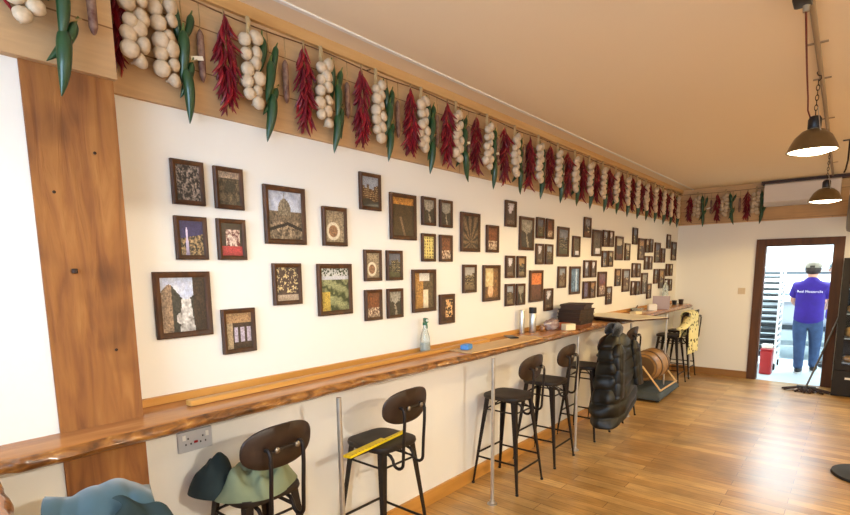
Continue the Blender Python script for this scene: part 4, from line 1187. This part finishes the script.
ac = empty('air_conditioner', (1.49, D - .02, 2.40), 0, 'long white wall air conditioner above the doorway under a dark beam', 'air conditioner')
b = MB(); b.prism([(0, 0), (-.13, 0), (-.19, .05), (-.20, .27), (-.17, .285), (0, .285)], 'x', -.4, .4); b.build('body', M['acw'], ac, smooth=False)
b = MB(); b.box(-.36, .36, -.165, -.06, -.006, -.0008); b.build('vent_flap', M['acw'], ac, smooth=False)
gc = empty('grey_canister', (2.075, 8.1, 2.0), 0, 'grey rounded cylinder on the far wall at the right edge of the photo', 'canister')
b = MB(); b.lathe([(.06, 0), (.085, .012), (.095, .05), (.095, .42), (.085, .45), (.05, .46)], 24); b.build('body', M['greycyl'], gc)
b = MB(); b.box(-.03, .03, .096, D - 8.1 - .002, .15, .33); b.build('bracket', M['greycyl'], gc, smooth=False)
hk = MB(); hk.tube([(0, 0, -.004), (0, 0, -.18), (-.01, 0, -.26), (-.02, 0, -.29)], .007, 8); hk.box(-.05, .05, -.02, .02, -.006, -.0005)
o = hk.build('ceiling_hook_rod', M['nail'], loc=(1.985, 6.2, ZC)); tag(o, 'dark rod hanging from the ceiling at the right edge of the photo', 'rod')

# ------------------------------------------------------------------ display fridge by the doorway
fx0, fx1, fy0, fy1, fh = 2.0, 2.7, 7.97, 8.5, 1.69
fg = empty('display_fridge', (2.35, 8.24, 0), 0, 'dark brown glass-fronted display cabinet right of the doorway', 'display cabinet')
def L(x0, x1, y0, y1, z0, z1): return (x0 - 2.35, x1 - 2.35, y0 - 8.24, y1 - 8.24, z0, z1)
b = MB(); b.box(*L(fx0, fx0 + .025, fy0 + .045, fy1, 0, fh)); b.box(*L(fx1 - .025, fx1, fy0 + .045, fy1, 0, fh)); b.box(*L(fx0 + .025, fx1 - .025, fy1 - .02, fy1, 0, fh))
b.box(*L(fx0 + .025, fx1 - .025, fy0 + .045, fy1 - .02, fh - .06, fh)); b.box(*L(fx0 + .025, fx1 - .025, fy0 + .045, fy1 - .02, 0, .34)); b.build('cabinet', M['fridge'], fg, smooth=False)
b = MB(); b.box(*L(fx0, fx1, fy0 + .005, fy0 + .043, .02, .325)); pl = b.build('bottom_panel', M['fridge'], fg, smooth=False)
b = MB(); b.box(*L(fx0 + .12, fx1 - .12, fy0 + .0, fy0 + .004, .22, .245)); b.build('vent_strip', M['label'], pl, smooth=False)
b = MB()
for x0, x1, z0, z1 in ((fx0, fx0 + .075, .335, fh), (fx1 - .075, fx1, .335, fh), (fx0 + .075, fx1 - .075, .335, .40), (fx0 + .075, fx1 - .075, fh - .09, fh)):
    b.box(*L(x0, x1, fy0 + .004, fy0 + .043, z0, z1))
dr = b.build('door', M['fridge'], fg, smooth=False)
b = MB(); b.box(*L(fx0 + .076, fx1 - .076, fy0 + .020, fy0 + .026, .401, fh - .091)); b.build('pane', M['glass'], dr, smooth=False)
b = MB(); b.tube([(fx1 - 2.39, fy0 - 8.24 - .03, .8), (fx1 - 2.39, fy0 - 8.24 - .03, 1.2)], .009, 8); b.build('handle', M['steel'], dr)
SHZ = (.42, .72, 1.02, 1.32)
for z in SHZ:
    b = MB(); b.box(*L(fx0 + .028, fx1 - .028, fy0 + .06, fy1 - .03, z - .012, z)); b.build('shelf', M['inox'], fg, smooth=False)
k = 0
for z, row in zip(SHZ, ('bottom', 'second', 'third', 'top')):
    for x in (2.14, 2.30):
        mb = MB(); h = .05 + .02 * (k % 3)
        if k % 2: mb.lathe([(.045, 0), (.06, .02), (.058, h), (.035, h + .05), (.034, h + .07)], 16)
        else:
            def loaf(i, j, h=h): 
                t = 2 * pi * i / 14; p = pi * j / 8; return Vector((.075 * sin(p) * cos(t) * (1 + .1 * sin(3 * t)), .1 * sin(p) * sin(t), h * (1 - cos(p)) * .75))
            mb.grid(loaf, 14, 9, True)
        o = mb.build('bread_loaf' if k % 2 == 0 else 'food_jar', M['bread'] if k % 2 == 0 else M['creambox'], loc=(x, 8.14, z + .001))
        tag(o, ('tan loaf' if k % 2 == 0 else 'cream food jar') + ' on the %s shelf of the display cabinet' % row, 'bread' if k % 2 == 0 else 'jar')
        k += 1
# mop leaning by the door
mp_ = empty('floor_mop', (1.75, 8.06, 0), 0, 'wet mop with dark yarn head leaning against the right side of the doorway', 'mop')
b = MB(); b.tube([(.0, 0, .07), (.11, .17, .45), (.25, .375, .95)], .011, 8); b.build('handle', simple('mop_handle_grey', '#5b5650', .5), mp_)
b = MB(); b.tube([(-.10, .0, .055), (.10, .0, .055)], .022, 10); b.build('mop_clamp', M['black'], mp_)
b = MB()
q = random.Random(3)
for k in range(34):
    x = -.10 + .2 * k / 33; a = q.uniform(-.9, .9) + (x * 9); l = q.uniform(.1, .19); s = -1 if k % 2 else 1
    p1 = Vector((x + sin(a) * l * .4, s * cos(a) * l * .35, .035)); p2 = Vector((x + sin(a) * l, s * cos(a) * l * .8, .012))
    b.tube([(x, 0, .05), p1, p2], [.011, .013, .011], 6)
b.build('yarn_head', M['mop'], mp_, angle=180)
# round base at the right edge
rb = empty('stand', (2.345, 4.99, 0), 0, 'black stand with a round floor base at the lower right edge', 'stand')
b = MB(); b.lathe([(.24, 0), (.245, .006), (.24, .022), (.05, .034), (.03, .05)], 40); b.build('base', M['rubber'], rb, angle=40)
b = MB(); b.lathe([(.02, .045), (.02, 1.15)], 16); b.build('pole', M['black'], rb)

# ------------------------------------------------------------------ kitchen beyond the doorway
KY0, KY1, KX0, KX1, KZ = D + .12, 12.6, -.6, 3.6, 2.7
mb = MB(); mb.box(KX0, KX1, D, KY1, -.12, -.001); struct('floor_kitchen', mb, M['kfloor'])
mb = MB(); mb.box(KX0, KX1, KY0, KY1, KZ, KZ + .1); struct('ceiling_kitchen', mb, M['kwall'])
mb = MB(); mb.box(KX0, KX1, KY1, KY1 + .1, 0, KZ); struct('wall_kitchen_back', mb, M['kwall'])
mb = MB(); mb.box(KX0 - .1, KX0, KY0, KY1, 0, KZ); struct('wall_kitchen_left', mb, M['kwall'])
mb = MB(); mb.box(KX1, KX1 + .1, KY0, KY1, 0, KZ); struct('wall_kitchen_right', mb, M['kwall'])
# tray rack
rk = empty('tray_rack', (1.08, 9.75, 0), .0, 'white wheeled rack full of dark baking trays just inside the doorway', 'tray rack')
for sx in (-.17, .17):
    for sy in (-.26, .26):
        b = MB(); b.box(sx - .014, sx + .014, sy - .014, sy + .014, .1, 1.58); b.build('upright', M['rackw'], rk, smooth=False)
        w = MB(); w.lathe([(.045, -.012), (.05, -.008), (.05, .008), (.045, .012)], 16, (sx, sy, .05), Matrix.Rotation(pi / 2, 4, 'Y')); w.build('castor', M['rubber'], rk)
for z in (.12, 1.55):
    for sx in (-.17, .17):
        b = MB(); b.box(sx - .01, sx + .01, -.246, .246, z, z + .025); b.build('side_rail', M['rackw'], rk, smooth=False)
    for sy in (-.26, .26):
        b = MB(); b.box(-.156, .156, sy - .01, sy + .01, z, z + .025); b.build('end_rail', M['rackw'], rk, smooth=False)
for k in range(14):
    z = .2 + k * .094
    b = MB(); b.box(-.154, .154, -.25, .25, z, z + .022); b.build('tray', M['tray'], rk, smooth=False)
    for x0, x1 in ((-.183, -.156), (.156, .183)):
        b = MB(); b.box(x0, x1, -.245, .245, z - .008, z - .002); b.build('slide', M['rackw'], rk, smooth=False)
rc = empty('red_bin', (1.19, 9.1, 0), 0, 'red bin standing in front of the tray rack inside the doorway', 'bin')
b = MB(); b.box(-.075, .075, -.1, .1, 0, .36, bev=.015); b.build('body', M['red'], rc)
b = MB(); b.box(-.08, .08, -.105, .105, .361, .385, bev=.01); b.build('lid', M['red'], rc)
b = MB()
for k in range(6): b.tube([(-.05 + .02 * k, -.03, .386), (-.06 + .024 * k, -.01 + .01 * (k % 2), .43), (-.05 + .02 * k, .02, .45)], [.012, .02, .006], 8)
o = b.build('crumpled_paper', M['label'], loc=(1.19, 9.1, .002)); tag(o, 'crumpled white paper on top of the red bin', 'paper')
# oven bench
ov = empty('steel_oven', (1.75, 11.1, 0), 0, 'stainless steel oven on legs at the back of the kitchen', 'oven')
b = MB(); b.box(-.85, .85, -.4, .4, .5, 1.0, bev=.01); b.build('body', M['inox'], ov)
b = MB(); b.box(-.84, .84, -.412, -.402, .52, .6); b.build('control_band', M['inoxdark'], ov, smooth=False)
b = MB(); b.box(-.8, .8, -.42, -.402, .64, .95); b.build('door', M['inox'], ov, smooth=False)
b = MB(); b.box(-.9, .9, -.45, .42, 1.002, 1.06, bev=.01); b.build('top', M['rackw'], ov)
for sx in (-.3, .8):
    for sy in (-.36, .36):
        b = MB(); b.box(sx - .02, sx + .02, sy - .02, sy + .02, 0, .499); b.build('leg', M['inox'], ov, smooth=False)
b = MB(); b.box(-.84, .84, -.36, .36, .22, .245); b.build('undershelf', M['inox'], ov, smooth=False)
hd = empty('extractor_hood', (1.75, 11.75, 0), 0, 'wide grey steel unit on the kitchen back wall above the oven', 'extractor')
b = MB(); b.box(-1.2, 1.2, -.22, .6, 1.1, 1.56, bev=.01); b.build('body', M['inox'], hd)
for z in (1.2, 1.33, 1.46):
    b = MB(); b.box(-1.18, 1.18, -.235, -.222, z, z + .03); b.build('rail', M['inoxdark' if z == 1.46 else 'rackw'], hd, smooth=False)
b = MB(); b.box(-1.25, 1.25, -.3, .5, 1.561, 1.6); b.build('lid', M['rackw'], hd, smooth=False)
pk = MB(); pk.box(-.12, .12, -.1, .1, 0, .09, bev=.01); o = pk.build('white_packet', M['label'], loc=(1.55, 11.6, 1.601)); tag(o, 'white packet on top of the grey steel unit', 'packet')
cl = empty('ceiling_light', (1.6, 10.4, KZ), 0, 'long fluorescent strip light on the kitchen ceiling', 'ceiling light')
b = MB(); b.box(-.62, .62, -.06, .06, -.05, -.001, bev=.01); b.build('housing', M['rackw'], cl)
b = MB(); b.tube([(-.58, 0, -.066), (.58, 0, -.066)], .014, 10); b.build('tube', simple('fluorescent_tube', '#ffffff', .4, emit='#eafcff', es=18), cl)

# ------------------------------------------------------------------ people
def skin_body(name, chains, mat, parent, level=1, root=0, extra=None):
    """chains: list of lists of (x,y,z,r); first vertex of later chains may index an earlier vertex as ('j', i)"""
    vs = []; es = []; rs = []
    for ch in chains:
        prev = None
        for p in ch:
            if p[0] == 'j': prev = p[1]; continue
            vs.append(p[:3]); rs.append(p[3:] if len(p) == 5 else (p[3], p[3])); i = len(vs) - 1
            if prev is not None: es.append((prev, i))
            prev = i
    me = bpy.data.meshes.new(name); me.from_pydata(vs, es, []); 
    o = bpy.data.objects.new(name, me); COL.objects.link(o)
    m = o.modifiers.new('skin', 'SKIN'); m.use_smooth_shade = True
    sd = me.skin_vertices[0].data if len(me.skin_vertices) else None
    if sd is None:
        bpy.context.view_layer.objects.active = o
        bpy.ops.mesh.customdata_skin_add(); sd = me.skin_vertices[0].data
    for k, r in enumerate(rs): sd[k].radius = r; sd[k].use_root = (k == root)
    s = o.modifiers.new('sub', 'SUBSURF'); s.levels = level; s.render_levels = level
    dg = bpy.context.evaluated_depsgraph_get(); ev = o.evaluated_get(dg)
    nm = bpy.data.meshes.new_from_object(ev)
    o.modifiers.clear(); o.data = nm; bpy.data.meshes.remove(me)
    nm.materials.clear()
    for mm in (mat if isinstance(mat, list) else [mat]): nm.materials.append(mm)
    for p in nm.polygons: p.use_smooth = True; p.material_index = 0
    if extra:
        import bmesh
        bm = bmesh.new(); bm.from_mesh(nm); tmp = extra.mesh('tmp', mat, True, 180); bm.from_mesh(tmp); bm.to_mesh(nm); bm.free(); bpy.data.meshes.remove(tmp)
    if parent: o.parent = parent
    return o
def arm(s, sh, el, wr, hand_dir):
    sh, el, wr = Vector(sh), Vector(el), Vector(wr); d = Vector(hand_dir).normalized()
    ch = [(*sh, .052), (*sh.lerp(el, .5), .046), (*el, .038), (*el.lerp(wr, .5), .035), (*wr, .026), (*(wr + d * .05), .032, .018)]
    return ch, wr + d * .06, d
def person(loc, rz, lab, cap_mat, shirt_text, pose):
    o = empty('person', loc, rz, lab, 'person')
    # local frame: faces +y, x to the right
    ch = [[(0, 0, .88, .11, .085), (0, .0, 1.02, .105, .08), (0, .015, 1.18, .115, .08), (0, .02, 1.32, .10, .07), (0, .02, 1.38, .060, .056), (0, .045, 1.43, .056), (0, .06, 1.50, .084, .094), (0, .06, 1.58, .088, .10), (0, .055, 1.635, .054, .06)]]
    n = 9
    hands = []
    for s in (-1, 1):
        el, wr, hd = pose[s]
        c, hp, d = arm(s, (s * .165, .02, 1.30), el, wr, hd)
        i0 = n
        ch.append([('j', 3)] + c); n += 6
        side = Vector((1, 0, 0)) if abs(d.x) < .7 else Vector((0, 1, 0))
        nrm = d.cross(side).normalized(); side = nrm.cross(d).normalized()
        for f, ln in zip((-1.5, -.5, .5, 1.5), (.062, .072, .068, .052)):
            base = hp + side * f * .016
            ch.append([('j', n - 1 if False else i0 + 5), (*base, .0095), (*(base + d * ln * .5 + nrm * .008), .0088), (*(base + d * ln + nrm * .03), .007)]); n += 3
        tb = hp - d * .035 + side * (-.034 * s)
        ch.append([('j', i0 + 5), (*tb, .011), (*(tb + d * .035 - side * s * .014 + nrm * .012), .009)]); n += 2
        hands.append(hp)
    for s in (-1, 1):
        ft = pose['foot'][s]
        kx, ky = s * .10 + (ft[0] - s * .1) * .5, ft[1] * .5 + .03
        ch.append([('j', 0), (s * .095, 0, .80, .092), (kx, ky, .47, .06), (ft[0], ft[1] - .02, .25, .052), (ft[0], ft[1] - .03, .08, .038), (ft[0], ft[1] + .05, .045, .036, .03), (ft[0] + s * .01, ft[1] + .14, .035, .034, .022)]); n += 6
    ex = MB()
    ex.mi = 0
    ex.tube([(0, .15, 1.56), (0, .17, 1.525), (0, .15, 1.515)], [.008, .016, .01], 8)
    for s in (-1, 1):
        ex.ell((s * .086, .05, 1.54), .012, .022, .032, 10, 6)
        ex.mi = 1; ex.ell((s * .032, .146, 1.558), .011, .008, .008, 8, 6); ex.mi = 0
    ex.mi = 2; ex.ell((0, .146, 1.48), .024, .008, .006, 10, 6); ex.mi = 0
    skin_body('body', ch, [M['skin'], M['eye'], simple('lips', '#a8625a', .5)], o, 2, 0, ex)
    # shirt
    sc = [[(0, -.0, .74, .20, .165), (0, -.0, .84, .20, .165), (0, .0, 1.0, .19, .15), (0, .015, 1.18, .20, .145), (0, .02, 1.31, .17, .12), (0, .02, 1.385, .095, .085), (0, .03, 1.445, .074, .072)]]
    for s in (-1, 1):
        el = Vector(pose[s][0]); sh = Vector((s * .165, .02, 1.30))
        e1 = sh.lerp(el, .78)
        sc.append([('j', 4), (*sh, .085), (*sh.lerp(el, .45), .078), (*e1, .076)])
    shirt = skin_body('shirt', sc, M['purple'], o, 2, 0)
    pc = [[(0, 0, .97, .14, .11), (0, 0, .85, .155, .125)]]
    for s in (-1, 1):
        ft = pose['foot'][s]
        kx, ky = s * .10 + (ft[0] - s * .1) * .5, ft[1] * .5 + .03
        pc.append([('j', 1), (s * .095, 0, .76, .115), (kx, ky, .47, .085), (ft[0], ft[1] - .02, .22, .07), (ft[0], ft[1] - .025, .06, .066)])
    skin_body('jeans', pc, M['denim'], o, 2, 0)
    for s in (-1, 1):
        ft = pose['foot'][s]
        b = MB(); b.ell((ft[0], ft[1] + .04, .05), .05, .135, .048, 16, 10); b.v = [(x, y, max(.014, z)) for x, y, z in b.v]; sho = b.build('shoe', M['shoe'], o, angle=180)
        b = MB(); b.lathe([(.051, 0), (.054, .004), (.054, .016), (.05, .02)], 20, (ft[0], ft[1] + .04, 0), Matrix.Diagonal((1, 2.6, 1, 1))); b.build('sole', M['sole'], sho)
    # hair and cap
    b = MB(); b.ell((0, .045, 1.555), .098, .110, .095, 18, 12); b.v = [(x, min(y, .085) if z < 1.61 else y, max(z, 1.475)) for x, y, z in b.v]; b.build('hair', M['hair'], o, angle=180)
    b = MB(); b.ell((0, .05, 1.575), .108, .122, .105, 20, 12); b.v = [(x, y, max(z, 1.572)) for x, y, z in b.v]; cp = b.build('cap', cap_mat, o, angle=60)
    def brim(i, j):
        t = pi * (i / 11) ; r = .09 + .07 * j / 3 * sin(t)
        return Vector((cos(t) * (.088 - .01 * j / 3), .06 + sin(t) * (.075 + .075 * j / 3), 1.585 - .012 * (j / 3)))
    b = MB(); b.grid(brim, 12, 4); b.grid(lambda i, j: brim(i, j) - Vector((0, 0, .005)), 12, 4); b.build('brim', cap_mat, cp)
    b = MB(); b.box(-.028, .028, -.0745, -.067, 1.575, 1.604); b.build('cap_opening', M['hair'], cp, smooth=False)
    if shirt_text:
        cu = bpy.data.curves.new('shirt_print', 'FONT'); cu.body = shirt_text; cu.size = .046; cu.align_x = 'CENTER'; cu.extrude = .0008
        to = bpy.data.objects.new('tmp_print', cu); COL.objects.link(to)
        dg = bpy.context.evaluated_depsgraph_get(); me = bpy.data.meshes.new_from_object(to.evaluated_get(dg)); bpy.data.objects.remove(to)
        # lay the letters on the back of the shirt
        from mathutils.bvhtree import BVHTree
        sm = shirt.data; bv = BVHTree.FromPolygons([v.co.copy() for v in sm.vertices], [tuple(p.vertices) for p in sm.polygons])
        for v in me.vertices:
            x, z, e = v.co.x * 1.05, v.co.y + 1.215, v.co.z
            hit = bv.ray_cast(Vector((x, -1, z)), Vector((0, 1, 0)))
            yb = hit[0].y if hit[0] else -.1
            v.co = Vector((x, yb - .003 - e, z))
        me.materials.clear(); me.materials.append(M['print'])
        t = bpy.data.objects.new('shirt_print', me); COL.objects.link(t); t.parent = o
    return o
pose1 = {-1: ((-.225, .12, 1.08), (-.17, .30, .98), (.25, .9, -.1)), 1: ((.225, .12, 1.08), (.17, .32, .98), (-.25, .9, -.1)), 'foot': {-1: (-.07, .0), 1: (.085, .26)}}
person((1.63, 9.42, 0), -.05, 'person in purple shirt, jeans and beige cap standing in the kitchen, back turned', M['cap'], 'Real Mozzarella', pose1)
pose2 = {-1: ((-.22, .14, 1.08), (-.12, .30, 1.02), (.3, .9, .0)), 1: ((.22, .12, 1.07), (.14, .3, 1.0), (-.3, .9, 0)), 'foot': {-1: (-.10, .0), 1: (.10, .1)}}
person((1.955, 10.1, 0), pi / 2 - .3, 'person in dark cap and purple shirt half hidden behind the right door jamb', M['capdark'], '', pose2)

# ------------------------------------------------------------------ lights
def light(kind, name, loc, power, col, size=.1, sizey=None, target=None, spot=None, blend=.5, spread=None):
    l = bpy.data.lights.new(name, kind); l.energy = power; l.color = col
    if kind == 'AREA':
        l.size = size
        if sizey: l.shape = 'RECTANGLE'; l.size_y = sizey
        if spread: l.spread = spread
    elif kind in ('POINT', 'SPOT'): l.shadow_soft_size = size
    if kind == 'SPOT': l.spot_size = spot; l.spot_blend = blend
    o = bpy.data.objects.new(name, l); COL.objects.link(o); o.location = loc
    if target: o.rotation_euler = (Vector(target) - Vector(loc)).to_track_quat('-Z', 'Y').to_euler()
    return o
WARM = (1, .72, .30); WARM2 = (1, .76, .40)
def down(name, loc, p, c, size, ang=174):
    l = light('SPOT', name, loc, p, c, size, spot=radians(ang), blend=.12); return l
for (x, y, z), p, c in zip(((1.90, 1.0, 2.11), (1.87, 3.93, 2.26), (1.835, 6.45, 2.205)), (6, 42, 52), ((1, .84, .6), WARM, WARM)):
    down('pendant_bulb', (x, y, z - .04), p, c, .03, 170)
for (x, y), p, c in zip(((4.4, 1.02), (4.4, 3.9), (4.4, 6.4)), (240, 80, 110), ((1, .96, .86), WARM2, WARM2)):
    down('right_row_bulb', (x, y, 2.42), p, c, .05)
# daylight through the shop window
light('AREA', 'window_daylight', (1.35, YF - .3, 1.85), 110, (.53, .71, 1), 2.0, 1.2, target=(.6, 2.0, 1.3))
light('AREA', 'window_daylight', (3.45, YF - .3, 1.85), 40, (.53, .71, 1), 2.0, 1.2, target=(1.5, 3.0, 1.0))
light('AREA', 'kitchen_tubes', (1.5, 10.4, KZ - .1), 320, (.84, .96, 1), 2.2, 1.2, target=(1.5, 10.4, 0))
w = bpy.data.worlds.new('world'); SC.world = w; w.use_nodes = True
bg = w.node_tree.nodes['Background']; bg.inputs['Color'].default_value = (.85, .92, 1, 1); bg.inputs['Strength'].default_value = 1.0

# ------------------------------------------------------------------ camera
F = Vector((-0.63748434, 0.75751038, -0.14068314)); R_ = Vector((0.76601685, 0.64273871, -0.0102536)); U_ = Vector((-0.08265529, 0.11430216, 0.99000158))
cam = bpy.data.cameras.new('camera'); co = bpy.data.objects.new('camera', cam); COL.objects.link(co)
mw = Matrix(((R_.x, U_.x, -F.x, 2.1409), (R_.y, U_.y, -F.y, 0), (R_.z, U_.z, -F.z, 1.6), (0, 0, 0, 1)))
co.matrix_world = mw
cam.sensor_fit = 'HORIZONTAL'; cam.sensor_width = 36; cam.lens = 511.08 * 36 / 850
cam.shift_x = (425 - 425.36) / 850; cam.shift_y = (342.51 - 257.5) / 850
cam.clip_start = .05; cam.clip_end = 60
SC.camera = co
SC.view_settings.view_transform = 'Standard'; SC.view_settings.look = 'None'; SC.view_settings.gamma = 1; SC.view_settings.exposure = -0.2
SC.view_settings.use_curve_mapping = False
